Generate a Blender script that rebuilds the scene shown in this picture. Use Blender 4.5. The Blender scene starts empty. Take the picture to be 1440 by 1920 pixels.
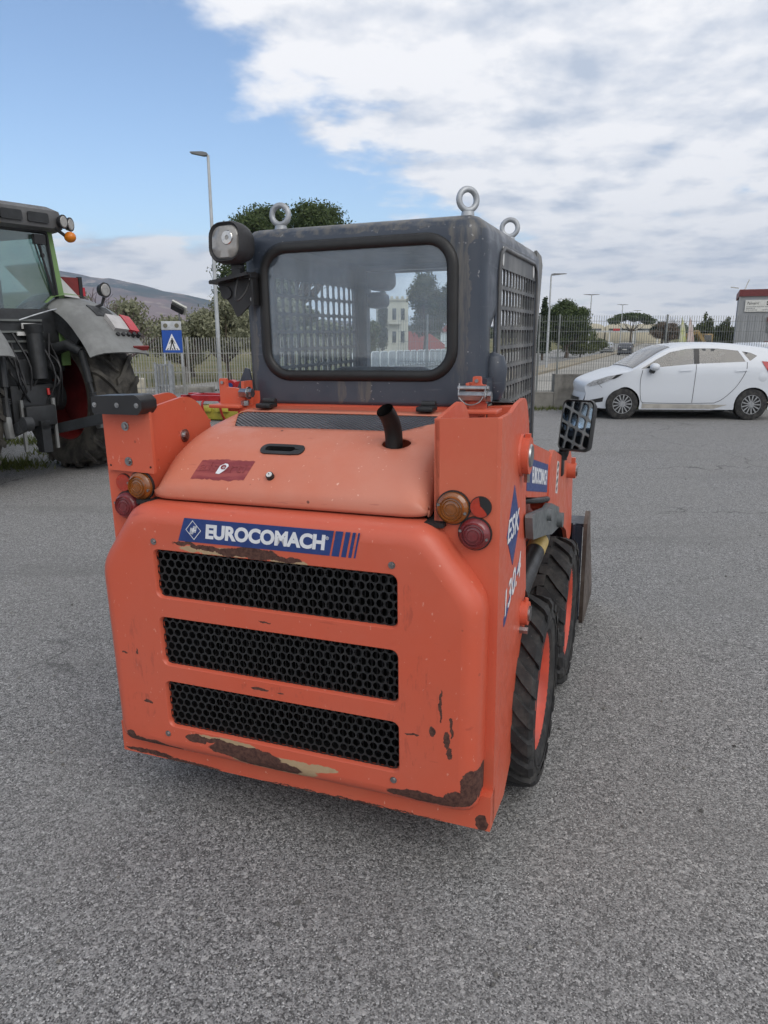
import bpy, bmesh, math, random
import numpy as np
from mathutils import Vector, Matrix, Euler
from mathutils.geometry import delaunay_2d_cdt

SC = bpy.context.scene
COL = SC.collection
PI = math.pi
R = math.radians
random.seed(7)

# ------------------------------------------------------------------ camera
cam = bpy.data.cameras.new('camera')
cam.sensor_fit = 'VERTICAL'; cam.sensor_height = 24.0
cam.lens = 1340.0 / 1920.0 * 24.0
cam.clip_start = 0.05; cam.clip_end = 20000
camo = bpy.data.objects.new('camera', cam)
camo.location = (0, 0, 1.60)
camo.rotation_euler = (R(90) - math.atan(338 / 1340.0), 0, 0)
COL.objects.link(camo); SC.camera = camo
SC.render.resolution_x = 768; SC.render.resolution_y = 1024

# ------------------------------------------------------------------ sky, sun, exposure
SUN_AZ = R(150)       # clockwise from straight ahead: behind the camera, to the right
SUN_EL = R(42)
world = bpy.data.worlds.new('World'); SC.world = world
world.use_nodes = True
wn = world.node_tree.nodes; wl = world.node_tree.links
wn.clear()
def WN(t, **k):
    n = wn.new(t)
    for a, b in k.items(): setattr(n, a, b)
    return n
def wmath(op, a, b=None, c=None, clamp=False):
    n = WN('ShaderNodeMath', operation=op, use_clamp=clamp)
    for i, v in enumerate((a, b, c)):
        if v is None: continue
        if isinstance(v, (int, float)): n.inputs[i].default_value = v
        else: wl.new(v, n.inputs[i])
    return n.outputs[0]
def wramp(fac, a, b):
    n = WN('ShaderNodeMapRange', interpolation_type='SMOOTHSTEP')
    wl.new(fac, n.inputs[0]); n.inputs[1].default_value = a; n.inputs[2].default_value = b
    return n.outputs[0]
wout = WN('ShaderNodeOutputWorld')
sky = WN('ShaderNodeTexSky', sky_type='NISHITA', sun_disc=False)
sky.sun_elevation = SUN_EL; sky.sun_rotation = SUN_AZ
sky.air_density = 1.0; sky.dust_density = 0.35; sky.ozone_density = 2.6; sky.altitude = 100
SC.cycles.max_bounces = 8; SC.cycles.diffuse_bounces = 3; SC.cycles.glossy_bounces = 3; SC.cycles.transmission_bounces = 4; SC.cycles.transparent_max_bounces = 12; SC.cycles.volume_bounces = 0
tc = WN('ShaderNodeTexCoord')
sep = WN('ShaderNodeSeparateXYZ'); wl.new(tc.outputs['Generated'], sep.inputs[0])
dx, dy, dz = sep.outputs
zc = wmath('ADD', wmath('MAXIMUM', dz, 0.0), 0.16)
px = wmath('DIVIDE', dx, zc); py = wmath('DIVIDE', dy, zc)
cmb = WN('ShaderNodeCombineXYZ'); wl.new(px, cmb.inputs[0]); wl.new(py, cmb.inputs[1])
def wnoise(scale, detail, rough, off, dist=0.0):
    mp = WN('ShaderNodeMapping'); mp.inputs['Location'].default_value = off
    wl.new(cmb.outputs[0], mp.inputs[0])
    n = WN('ShaderNodeTexNoise'); n.inputs['Scale'].default_value = scale; n.inputs['Detail'].default_value = detail
    n.inputs['Roughness'].default_value = rough; n.inputs['Distortion'].default_value = dist
    wl.new(mp.outputs[0], n.inputs['Vector']); return n.outputs['Fac']
big = wnoise(0.55, 3, 0.5, (3.1, 1.7, 0))
fine = wnoise(3.3, 7, 0.57, (0.4, 5.2, 0), 0.05)
fine2 = wnoise(3.3, 7, 0.57, (0.50, 5.30, 0), 0.05)
shade = wnoise(1.3, 6, 0.6, (7.7, 2.1, 0))
az = wmath('ARCTAN2', dx, wmath('MAXIMUM', dy, -10))
# the cloud field: an open blue gap to the north-west, broken deck elsewhere, a low bank along the hills
gap = wramp(wmath('ADD', az, wmath('MULTIPLY_ADD', dz, 1.53, -0.268)), -0.20, 0.24)
gap2 = wramp(wmath('ABSOLUTE', wmath('ADD', az, 0.75)), 0.55, 1.3)
deck = wmath('MAXIMUM', gap, gap2)
low = wmath('SUBTRACT', 1.0, wramp(dz, 0.08, 0.165))
cov = wmath('MAXIMUM', wmath('MULTIPLY_ADD', deck, 0.50, -0.165), wmath('MULTIPLY_ADD', low, 0.56, -0.22))
dens = wmath('ADD', wmath('ADD', wmath('MULTIPLY', big, 0.35), wmath('MULTIPLY', fine, 0.75)), cov)
mask = wramp(dens, 0.57, 0.77)
hz = wmath('SUBTRACT', 1.0, wramp(dz, 0.0, 0.12))
cr = WN('ShaderNodeMix', data_type='RGBA')
wl.new(wmath('ADD', wmath('MULTIPLY_ADD', wmath('SUBTRACT', fine, fine2), 3.0, 0.36), wmath('ADD', wmath('MULTIPLY', wramp(shade, 0.28, 0.62), 0.62), wmath('MULTIPLY', hz, 0.30)), clamp=True), cr.inputs[0])
cr.inputs[6].default_value = (0.50, 0.56, 0.66, 1); cr.inputs[7].default_value = (0.95, 0.94, 0.94, 1)
bg1 = WN('ShaderNodeBackground'); wl.new(sky.outputs[0], bg1.inputs[0]); bg1.inputs[1].default_value = 0.108
bg2 = WN('ShaderNodeBackground'); wl.new(cr.outputs[2], bg2.inputs[0]); bg2.inputs[1].default_value = 0.77
mx = WN('ShaderNodeMixShader'); wl.new(wmath('MULTIPLY', mask, 0.93), mx.inputs[0])
wl.new(bg1.outputs[0], mx.inputs[1]); wl.new(bg2.outputs[0], mx.inputs[2])
wl.new(mx.outputs[0], wout.inputs[0])

sl = bpy.data.lights.new('sun', 'SUN'); sl.energy = 0.9; sl.angle = R(45); sl.color = (1.0, 0.95, 0.88)
so = bpy.data.objects.new('sun', sl); COL.objects.link(so)
so.rotation_euler = (R(90) - SUN_EL, 0, -SUN_AZ + PI)   # shines from azimuth SUN_AZ (clockwise from +Y)
so.location = (0, 0, 30)
SC.view_settings.view_transform = 'Standard'; SC.view_settings.look = 'None'
SC.view_settings.gamma = 1.0; SC.view_settings.use_curve_mapping = False
SC.view_settings.exposure = 0.62

# ------------------------------------------------------------------ helpers
def finish(me, mat, smooth):
    if mat is not None:
        for m in (mat if isinstance(mat, (list, tuple)) else [mat]): me.materials.append(m)
    if smooth:
        for p in me.polygons: p.use_smooth = True
        if smooth < 3.1: me.set_sharp_from_angle(angle=smooth)
def link(name, me, parent=None, kind=None):
    o = bpy.data.objects.new(name, me); COL.objects.link(o)
    if parent is not None: o.parent = parent
    if kind: o['kind'] = kind
    return o
def empty(name, loc=(0, 0, 0), rot=(0, 0, 0)):
    o = bpy.data.objects.new(name, None); COL.objects.link(o)
    o.location = loc; o.rotation_euler = rot; o.empty_display_size = 0.2
    return o
def tag(o, label, cat, group=None):
    o['label'] = label; o['category'] = cat
    if group: o['group'] = group
    return o
def copy_tree(o, parent=None):
    c = o.copy(); COL.objects.link(c); c.parent = parent
    for ch in list(o.children): copy_tree(ch, c)
    return c

def arc(cx, cy, r, a0, a1, n):
    return [(cx + r * math.cos(R(a0 + (a1 - a0) * i / n)), cy + r * math.sin(R(a0 + (a1 - a0) * i / n))) for i in range(n + 1)]
def rrect(x0, y0, x1, y1, r, n=5):
    return (arc(x1 - r, y0 + r, r, -90, 0, n) + arc(x1 - r, y1 - r, r, 0, 90, n) +
            arc(x0 + r, y1 - r, r, 90, 180, n) + arc(x0 + r, y0 + r, r, 180, 270, n))
def round_poly(pts, rad, n=4):
    """round the corners of a polygon; rad a number or one per corner"""
    out = []; m = len(pts)
    for i, p in enumerate(pts):
        r = rad[i] if isinstance(rad, (list, tuple)) else rad
        p = Vector(p); a = Vector(pts[i - 1]) - p; b = Vector(pts[(i + 1) % m]) - p
        if r <= 0: out.append(tuple(p)); continue
        ang = a.angle(b); t = min(r / math.tan(ang / 2), a.length * .49, b.length * .49)
        p0 = p + a.normalized() * t; p1 = p + b.normalized() * t
        for k in range(n + 1):
            u = k / n
            q = p0 * (1 - u) ** 2 + p * 2 * u * (1 - u) + p1 * u * u
            out.append((q.x, q.y))
    return out
def smooth_line(pts, n=6):
    """Catmull-Rom through points (any dimension)"""
    P = [np.array(p, float) for p in pts]; out = []
    for i in range(len(P) - 1):
        p0 = P[i - 1] if i else 2 * P[0] - P[1]; p1 = P[i]; p2 = P[i + 1]; p3 = P[i + 2] if i + 2 < len(P) else 2 * P[-1] - P[-2]
        for k in range(n):
            t = k / n
            out.append(tuple(0.5 * ((2 * p1) + (-p0 + p2) * t + (2 * p0 - 5 * p1 + 4 * p2 - p3) * t * t + (-p0 + 3 * p1 - 3 * p2 + p3) * t ** 3)))
    out.append(tuple(P[-1])); return out

class MB:
    """mesh builder: collects shapes, builds ONE mesh object"""
    def __init__(s): s.v = []; s.f = []; s.m = []; s.cur = 0
    def add(s, vs, fs):
        b = len(s.v); s.v += [tuple(q) for q in vs]
        for f in fs: s.f.append([i + b for i in f]); s.m.append(s.cur)
        return s
    def box(s, c, size, rot=None, bev=0.0):
        hx, hy, hz_ = size[0] / 2, size[1] / 2, size[2] / 2
        if bev <= 0:
            vs = [Vector((x, y, z)) for x in (-hx, hx) for y in (-hy, hy) for z in (-hz_, hz_)]
            fs = [(0, 1, 3, 2), (4, 6, 7, 5), (0, 4, 5, 1), (2, 3, 7, 6), (0, 2, 6, 4), (1, 5, 7, 3)]
        else:
            bm = bmesh.new(); bmesh.ops.create_cube(bm, size=1)
            bmesh.ops.scale(bm, vec=size, verts=bm.verts)
            bmesh.ops.bevel(bm, geom=bm.edges[:] + bm.verts[:], offset=min(bev, min(size) * .49), segments=2, affect='EDGES', profile=.5)
            bm.verts.index_update(); vs = [v.co.copy() for v in bm.verts]; fs = [[v.index for v in f.verts] for f in bm.faces]; bm.free()
        if rot is not None:
            M = Euler(rot).to_matrix(); vs = [M @ v for v in vs]
        c = Vector(c); return s.add([v + c for v in vs], fs)
    def cyl(s, p0, p1, r0, r1=None, n=16, caps=True):
        r1 = r0 if r1 is None else r1
        p0 = Vector(p0); p1 = Vector(p1); d = (p1 - p0).normalized()
        a = d.orthogonal().normalized(); b = d.cross(a); vs = []
        for p, r in ((p0, r0), (p1, r1)):
            for i in range(n): t = 2 * PI * i / n; vs.append(p + (a * math.cos(t) + b * math.sin(t)) * r)
        fs = [(i, (i + 1) % n, n + (i + 1) % n, n + i) for i in range(n)]
        if caps: fs += [list(range(n))[::-1], list(range(n, 2 * n))]
        return s.add(vs, fs)
    def tube(s, path, r, n=8, caps=True, closed=False):
        P = [Vector(p) for p in path]; m = len(P); rr = r if isinstance(r, (list, tuple)) else [r] * m
        vs = []; a = None
        for i, p in enumerate(P):
            if closed: t = P[(i + 1) % m] - P[i - 1]
            else: t = (P[min(i + 1, m - 1)] - P[max(i - 1, 0)])
            t.normalize()
            a = t.orthogonal().normalized() if a is None else (a - t * a.dot(t)).normalized()
            b = t.cross(a)
            for k in range(n): w = 2 * PI * k / n; vs.append(p + (a * math.cos(w) + b * math.sin(w)) * rr[i])
        fs = []
        for i in range(m if closed else m - 1):
            j = (i + 1) % m
            for k in range(n): fs.append((i * n + k, i * n + (k + 1) % n, j * n + (k + 1) % n, j * n + k))
        if caps and not closed: fs += [list(range(n))[::-1], list(range((m - 1) * n, m * n))]
        return s.add(vs, fs)
    def lathe(s, prof, c=(0, 0, 0), axis='x', n=32, close=False, caps=False):
        """prof: (axial, radius) pairs"""
        vs = []; c = Vector(c)
        for a, r in prof:
            for k in range(n):
                w = 2 * PI * k / n; u, v = r * math.cos(w), r * math.sin(w)
                vs.append(c + Vector({'x': (a, u, v), 'y': (u, a, v), 'z': (u, v, a)}[axis]))
        m = len(prof); fs = []
        for i in range(m - 1 + (1 if close else 0)):
            j = (i + 1) % m
            for k in range(n): fs.append((i * n + k, i * n + (k + 1) % n, j * n + (k + 1) % n, j * n + k))
        if caps and not close:
            if prof[0][1] > 1e-5: fs.append(list(range(n)))
            if prof[-1][1] > 1e-5: fs.append(list(range((m - 1) * n, m * n)))
        return s.add(vs, fs)
    def prism(s, poly, d0, d1, axis='x', fmap=None):
        """extrude a 2D polygon; axis x: poly=(y,z); y: (x,z); z: (x,y)"""
        n = len(poly)
        def mp(p, d): return fmap(p, d) if fmap else {'x': (d, p[0], p[1]), 'y': (p[0], d, p[1]), 'z': (p[0], p[1], d)}[axis]
        vs = [mp(p, d0) for p in poly] + [mp(p, d1) for p in poly]
        fs = [(i, (i + 1) % n, n + (i + 1) % n, n + i) for i in range(n)] + [list(range(n))[::-1], list(range(n, 2 * n))]
        return s.add(vs, fs)
    def ball(s, c, r, nu=12, nv=8):
        rx, ry, rz = r if isinstance(r, (list, tuple)) else (r, r, r); vs = []; fs = []
        for j in range(nv + 1):
            t = PI * j / nv
            for i in range(nu): w = 2 * PI * i / nu; vs.append((c[0] + rx * math.sin(t) * math.cos(w), c[1] + ry * math.sin(t) * math.sin(w), c[2] + rz * math.cos(t)))
        for j in range(nv):
            for i in range(nu): fs.append((j * nu + i, j * nu + (i + 1) % nu, (j + 1) * nu + (i + 1) % nu, (j + 1) * nu + i))
        return s.add(vs, fs)
    def loft(s, rings, close_u=True, cap=True):
        n = len(rings[0]); vs = [p for r in rings for p in r]; fs = []
        for j in range(len(rings) - 1):
            for i in range(n if close_u else n - 1):
                k = (i + 1) % n; fs.append((j * n + i, j * n + k, (j + 1) * n + k, (j + 1) * n + i))
        if cap: fs += [list(range(n))[::-1], list(range((len(rings) - 1) * n, len(rings) * n))]
        return s.add(vs, fs)
    def xf(s, M, start=0):
        for i in range(start, len(s.v)): s.v[i] = tuple(M @ Vector(s.v[i]))
        return s
    def mesh(s, name, mat, smooth=0.6, normals=True):
        me = bpy.data.meshes.new(name); me.from_pydata(s.v, [], s.f)
        if normals:
            bm = bmesh.new(); bm.from_mesh(me)
            bmesh.ops.remove_doubles(bm, verts=bm.verts, dist=1e-6)
            bmesh.ops.recalc_face_normals(bm, faces=bm.faces); bm.to_mesh(me); bm.free()
        elif len(set(s.m)) > 1:
            for p, i in zip(me.polygons, s.m): p.material_index = i
        finish(me, mat, smooth); return me
    def build(s, name, mat, parent=None, smooth=0.6, kind=None, normals=True):
        return link(name, s.mesh(name, mat, smooth, normals), parent, kind)

def inside(poly, X, Y):
    P = np.array(poly); n = len(P); r = np.zeros(X.shape, bool); j = n - 1
    for i in range(n):
        xi, yi = P[i]; xj, yj = P[j]
        c = ((yi > Y) != (yj > Y)) & (X < (xj - xi) * (Y - yi) / ((yj - yi) if abs(yj - yi) > 1e-12 else 1e-12) + xi)
        r ^= c; j = i
    return r
def subdiv(poly, step):
    out = []; n = len(poly)
    for i in range(n):
        a = np.array(poly[i], float); b = np.array(poly[(i + 1) % n], float); k = max(1, int(math.ceil(np.linalg.norm(b - a) / step)))
        out += [tuple(a + (b - a) * t / k) for t in range(k)]
    return out
def panel(name, outer, holes, fmap, mat, parent, step=0.05, thick=0.0, smooth=0.6, grid=True, offset=-1.0):
    """2D outline with holes, filled with a fine triangulation, bent in space by fmap(u,v); Solidify gives it its thickness"""
    outer = subdiv(outer, step); holes = [subdiv(h, step) for h in holes]
    pts = []; ed = []
    for lp in [outer] + holes:
        b = len(pts); pts += lp; n = len(lp); ed += [(b + i, b + (i + 1) % n) for i in range(n)]
    if grid:
        A = np.array(outer); x0, y0 = A.min(0); x1, y1 = A.max(0)
        gx, gy = np.meshgrid(np.arange(x0 + step * .5, x1, step), np.arange(y0 + step * .5, y1, step))
        gx = gx.ravel(); gy = gy.ravel(); ok = inside(outer, gx, gy)
        for h in holes: ok &= ~inside(h, gx, gy)
        B = np.array(pts)
        for x, y in zip(gx[ok], gy[ok]):
            if np.min(np.abs(B[:, 0] - x) + np.abs(B[:, 1] - y)) > step * .35: pts.append((x, y))
    vs, _, fs, *_ = delaunay_2d_cdt([Vector(p) for p in pts], ed, [], 0, 1e-7)
    V = np.array([(v.x, v.y) for v in vs]); T = np.array([list(f) for f in fs])
    c = V[T].mean(1); ok = inside(outer, c[:, 0], c[:, 1])
    for h in holes: ok &= ~inside(h, c[:, 0], c[:, 1])
    T = T[ok]
    me = bpy.data.meshes.new(name)
    me.from_pydata([tuple(fmap(*p)) for p in V], [], [tuple(int(i) for i in t) for t in T])
    bm = bmesh.new(); bm.from_mesh(me)
    bmesh.ops.delete(bm, geom=[v for v in bm.verts if not v.link_faces], context='VERTS')
    bm.to_mesh(me); bm.free()
    finish(me, mat, smooth)
    o = link(name, me, parent)
    if thick:
        md = o.modifiers.new('thickness', 'SOLIDIFY'); md.thickness = thick; md.offset = offset
    return o
def cells_plate(cells, depth, fmap, name, mat, parent):
    """perforated sheet: every cell is a ring between an outer and an inner outline of equal point count"""
    mb = MB()
    for outer, inner in cells:
        n = len(outer)
        vs = [fmap(p[0], p[1], 0) for p in outer] + [fmap(p[0], p[1], 0) for p in inner] + [fmap(p[0], p[1], depth) for p in inner]
        fs = [(i, (i + 1) % n, n + (i + 1) % n, n + i) for i in range(n)] + [(n + i, n + (i + 1) % n, 2 * n + (i + 1) % n, 2 * n + i) for i in range(n)]
        mb.add(vs, fs)
    return mb.build(name, mat, parent, smooth=0, normals=False)

def text(name, s, fmap, w, h, mat, parent, bold=0.0, shear=0.0, depth=0.0006, spacing=1.0):
    """lettering as a thin mesh; fmap(u,v,d) with u in 0..w, v in 0..h"""
    cu = bpy.data.curves.new(name, 'FONT'); cu.body = s; cu.offset = bold; cu.extrude = 0.01; cu.space_character = spacing; cu.resolution_u = 4
    ob = bpy.data.objects.new(name, cu); COL.objects.link(ob)
    bpy.context.view_layer.update()
    me = bpy.data.meshes.new_from_object(ob.evaluated_get(bpy.context.evaluated_depsgraph_get()))
    bpy.data.objects.remove(ob); bpy.data.curves.remove(cu)
    co = np.array([v.co for v in me.vertices]); lo = co.min(0); hi = co.max(0)
    for v, c in zip(me.vertices, co):
        u = (c[0] - lo[0]) / (hi[0] - lo[0]) * w; q = (c[1] - lo[1]) / (hi[1] - lo[1]) * h
        v.co = fmap(u + shear * (q - h / 2), q, depth if c[2] > 0 else 0.0)
    me.materials.clear(); me.materials.append(mat)
    return link(name, me, parent)

# ------------------------------------------------------------------ materials
MATS = {}
class NT:
    def __init__(s, name):
        s.m = bpy.data.materials.new(name); s.m.use_nodes = True; s.t = s.m.node_tree; s.n = s.t.nodes; s.l = s.t.links
        s.p = s.n['Principled BSDF']; s.co = s.n.new('ShaderNodeTexCoord').outputs['Object']
    def node(s, t, ins=None, **k):
        n = s.n.new(t)
        for a, b in k.items(): setattr(n, a, b)
        for i, v in (ins or {}).items(): s.put(n.inputs[i], v)
        return n
    def put(s, sock, v):
        if hasattr(v, 'is_output'): s.l.new(v, sock)
        elif isinstance(v, (tuple, list)) and len(v) == 3 and sock.type == 'RGBA': sock.default_value = (*v, 1)
        else: sock.default_value = v
    def noise(s, scale, detail=4, rough=.55, co=None, dist=0):
        return s.node('ShaderNodeTexNoise', {'Vector': co or s.co, 'Scale': scale, 'Detail': detail, 'Roughness': rough, 'Distortion': dist})
    def math(s, op, a, b=0, c=None, clamp=False):
        n = s.node('ShaderNodeMath', {0: a, 1: b}, operation=op, use_clamp=clamp)
        if c is not None: s.put(n.inputs[2], c)
        return n.outputs[0]
    def rng(s, v, a, b, c=0., d=1., smooth=True):
        return s.node('ShaderNodeMapRange', {0: v, 1: a, 2: b, 3: c, 4: d}, interpolation_type='SMOOTHSTEP' if smooth else 'LINEAR').outputs[0]
    def mix(s, f, a, b, blend='MIX'):
        n = s.node('ShaderNodeMix', {0: f, 6: a, 7: b}, data_type='RGBA', blend_type=blend); return n.outputs[2]
    def bump(s, h, strength=.3, dist=.002):
        b = s.node('ShaderNodeBump', {'Height': h, 'Strength': strength, 'Distance': dist}); s.l.new(b.outputs[0], s.p.inputs['Normal']); return b
    def vmap(s, scale=(1, 1, 1), loc=(0, 0, 0)):
        m = s.node('ShaderNodeMapping', {'Vector': s.co, 'Scale': scale, 'Location': loc}); return m.outputs[0]
    def set(s, **k):
        nm = dict(col='Base Color', rough='Roughness', metal='Metallic', coat='Coat Weight', trans='Transmission Weight', alpha='Alpha', ior='IOR', spec='Specular IOR Level', emit='Emission Color', estr='Emission Strength', coatr='Coat Roughness', sheen='Sheen Weight')
        for a, v in k.items(): s.put(s.p.inputs[nm[a]], v)
        return s
    def ellipses(s, lst, warp=.02, wscale=25, axes=(0, 2)):
        """union of noise-edged ellipses (cu,cv,ru,rv) in object space"""
        w = s.noise(wscale, 5, .65)
        off = s.node('ShaderNodeVectorMath', {0: w.outputs['Color'], 1: (.5, .5, .5)}, operation='SUBTRACT').outputs[0]
        off = s.node('ShaderNodeVectorMath', {0: off, 'Scale': warp}, operation='SCALE').outputs[0]
        p = s.node('ShaderNodeVectorMath', {0: s.co, 1: off}, operation='ADD').outputs[0]
        res = None
        for cu, cv, ru, rv in lst:
            c = [0, 0, 0]; sc = [0, 0, 0]; c[axes[0]] = cu; c[axes[1]] = cv; sc[axes[0]] = 1 / ru; sc[axes[1]] = 1 / rv
            q = s.node('ShaderNodeVectorMath', {0: p, 1: tuple(c)}, operation='SUBTRACT').outputs[0]
            q = s.node('ShaderNodeVectorMath', {0: q, 1: tuple(sc)}, operation='MULTIPLY').outputs[0]
            ln = s.node('ShaderNodeVectorMath', {0: q}, operation='LENGTH').outputs['Value']
            v = s.rng(ln, 1.04, .96)
            res = v if res is None else s.math('MAXIMUM', res, v)
        return res

def plain(name, col, rough=.5, metal=0., var=.25, vs=6., bump=.0, bs=150., spec=.5, col2=None, bd=.002, coat=0., vdet=5):
    t = NT(name); n = t.noise(vs, vdet, .6)
    c2 = col2 or tuple(c * (1 - var) for c in col)
    t.set(col=t.mix(t.rng(n.outputs['Fac'], .35, .68), col, c2), metal=metal, spec=spec, coat=coat)
    n2 = t.noise(vs * 4.3, 4, .6)
    t.set(rough=t.rng(n2.outputs['Fac'], .3, .7, max(.02, rough * .82), min(1, rough * 1.18)))
    if bump: t.bump(t.noise(bs, 3, .6).outputs['Fac'], bump, bd)
    MATS[name] = t.m; return t.m

def orange_paint(name, base, faded, rough=.42, rust=(), primer=(), scuff=(), axes=(0, 2), specks=1.0, amt=.6):
    t = NT(name)
    f = t.noise(2.2, 5, .6); c = t.mix(t.rng(f.outputs['Fac'], .35, .7, 0, amt), base, faded)
    d = t.noise(9, 6, .7); c = t.mix(t.rng(d.outputs['Fac'], .55, .8, 0, .22), c, (base[0] * .72, base[1] * .8, base[2] * .85))
    # bleached specks and tiny dark chips
    sp = t.noise(95, 2, .5, t.vmap((1, 1, .55))); c = t.mix(t.rng(sp.outputs['Fac'], .715, .745, 0, .7 * specks), c, (.72, .42, .33))
    vo = t.node('ShaderNodeTexVoronoi', {'Vector': t.co, 'Scale': 16., 'Randomness': 1.})
    gate = t.noise(3.1, 2, .5).outputs['Fac']
    chip = t.math('MULTIPLY', t.rng(vo.outputs['Distance'], .085, .06), t.rng(gate, .55, .6))
    c = t.mix(t.math('MULTIPLY', chip, .8 * specks), c, (.09, .035, .025))
    st = t.noise(30, 3, .5, t.vmap((.25, 1, 1.6))); c = t.mix(t.rng(st.outputs['Fac'], .69, .74, 0, .35), c, (base[0] * .55, base[1] * .5, base[2] * .6))
    rg = t.rng(t.noise(20, 4).outputs['Fac'], .3, .7, rough * .8, rough * 1.2); h = t.noise(260, 2).outputs['Fac']
    if scuff:
        m = t.ellipses(scuff, .05, 14, axes); gn = t.rng(t.noise(55, 5, .7, t.vmap((1, 1, .22))).outputs['Fac'], .52, .66)
        c = t.mix(t.math('MULTIPLY', t.math('MULTIPLY', m, gn), .38), c, (.24, .05, .035))
    if primer:
        m = t.ellipses(primer, .022, 30, axes); c = t.mix(m, c, t.mix(t.noise(70, 4).outputs['Fac'], (.36, .22, .12), (.42, .33, .2))); rg = t.math('MAXIMUM', rg, t.math('MULTIPLY', m, .8))
    if rust:
        m = t.ellipses(rust, .03, 26, axes); rc = t.mix(t.rng(t.noise(80, 6, .7).outputs['Fac'], .35, .65), (.045, .018, .014), (.11, .05, .036))
        c = t.mix(m, c, rc); rg = t.math('MAXIMUM', rg, t.math('MULTIPLY', m, .9)); h = t.math('SUBTRACT', h, t.math('MULTIPLY', m, 3.))
    t.set(col=c, rough=rg, spec=.45); t.bump(h, .12, .0015)
    MATS[name] = t.m; return t.m

# ------------------------------------------------------------------ shared materials
OR = (.56, .099, .051); ORF = (.57, .155, .085)
M_or = orange_paint('orange paint', OR, ORF, specks=.55)
M_hood = orange_paint('sun-faded orange hood paint', (.54, .165, .098), (.56, .225, .155), .5, specks=1.3, amt=.8)
M_door = orange_paint('chipped orange door paint', OR, (.53, .12, .072), .4, axes=(0, 2), specks=.55,
    rust=[(-.21, .985, .055, .008), (-.13, .978, .04, .011), (-.05, .982, .085, .019), (.05, .974, .06, .009), (-.28, .992, .04, .006),
          (-.30, .338, .04, .016), (-.12, .322, .13, .026), (-.04, .30, .12, .022), (-.22, .345, .07, .008),
          (.47, .302, .12, .019), (.57, .318, .045, .028), (.60, .36, .028, .05), (-.52, .288, .09, .011), (-.44, .28, .08, .008), (-.56, .305, .02, .014),
          (-.05, .556, .03, .006), (.02, .552, .012, .003), (-.02, .775, .02, .003), (.53, .50, .010, .028), (.54, .46, .008, .02), (.515, .60, .005, .05), (.49, .52, .012, .012), (.545, .54, .004, .03), (.43, .497, .022, .003), (-.545, .60, .012, .003), (-.50, .612, .004, .012), (-.47, .44, .018, .006), (.36, .90, .006, .03)],
    primer=[(-.17, .978, .13, .013), (.07, .968, .06, .009), (-.20, .350, .12, .010), (.05, .318, .10, .016), (-.02, .30, .15, .028), (.15, .326, .05, .012)],
    scuff=[(.46, .58, .05, .16), (.42, .50, .06, .10), (-.48, .62, .05, .12), (-.50, .42, .06, .05), (.1, .552, .25, .018), (.42, .88, .015, .07)])
M_black = plain('black plastic', (.018, .018, .019), .45, bump=.15, bs=300)
M_blackm = plain('black rough plastic', (.028, .028, .03), .62, bump=.3, bs=220, bd=.001)
M_dark = plain('dark engine bay', (.012, .012, .013), .7)
M_perf = plain('grille sheet', (.015, .015, .016), .5, var=.45, vs=30)
M_steel = plain('zinc plated steel', (.42, .42, .42), .34, 1., var=.35, vs=40)
M_galv = plain('galvanised steel', (.42, .44, .46), .5, .55, var=.3, vs=14)
M_rub = plain('window rubber', (.012, .012, .012), .5, bump=.15, bs=90)
t = NT('tyre rubber'); n = t.noise(14, 6, .65); c = t.mix(t.rng(n.outputs['Fac'], .4, .7), (.020, .020, .021), (.055, .053, .05))
sp = t.noise(160, 2, .5); c = t.mix(t.rng(sp.outputs['Fac'], .70, .76, 0, .6), c, (.16, .15, .14)); t.set(col=c, rough=.78, spec=.3); t.bump(t.noise(120, 4).outputs['Fac'], .35, .002); M_tyre = t.m
t = NT('dusty tractor tyre'); n = t.noise(5, 6, .65); c = t.mix(t.rng(n.outputs['Fac'], .36, .66), (.028, .026, .024), (.095, .088, .075)); t.set(col=c, rough=.85, spec=.25); t.bump(t.noise(60, 4).outputs['Fac'], .3, .004); M_ttyre = t.m
# cab paint: dark slate, streaks of grime running down the posts, pale spatters
t = NT('slate cab paint'); n = t.noise(3, 5, .6)
c = t.mix(t.rng(n.outputs['Fac'], .35, .7), (.032, .042, .060), (.052, .062, .080))
sk = t.noise(7, 6, .7, t.vmap((5, 5, .5))); m_ = t.ellipses([(.375, 1.72, .035, .34), (-.42, 1.60, .03, .22), (-.06, 1.40, .025, .05), (.03, 1.405, .028, .055), (-.02, 1.96, .5, .035), (.39, 1.93, .06, .06)], .05, 18)
c = t.mix(t.math('MULTIPLY', m_, t.rng(sk.outputs['Fac'], .40, .62, 0, .8)), c, (.115, .108, .096))
sp = t.noise(75, 2, .5); ga = t.noise(5, 3, .5); c = t.mix(t.math('MULTIPLY', t.rng(sp.outputs['Fac'], .68, .72), t.rng(ga.outputs['Fac'], .45, .62, 0, .65)), c, (.30, .30, .30))
hs = t.noise(40, 3, .5, t.vmap((.12, .12, 1.5))); c = t.mix(t.rng(hs.outputs['Fac'], .62, .72, 0, .28), c, (.17, .185, .20))
t.set(col=c, rough=t.rng(t.noise(12, 4).outputs['Fac'], .3, .7, .28, .5), spec=.5); t.bump(t.noise(150, 3).outputs['Fac'], .1, .001); M_cab = t.m
t = NT('weathered grey guard paint'); n = t.noise(4, 6, .7, t.vmap((1, 1, .35)))
c = t.mix(t.rng(n.outputs['Fac'], .36, .66), (.055, .058, .062), (.17, .17, .165)); t.set(col=c, rough=.48, spec=.5); M_guard = t.m
M_roofg = plain('weathered roof paint', (.10, .105, .11), .5, var=.5, vs=5, col2=(.21, .205, .19))
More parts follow.
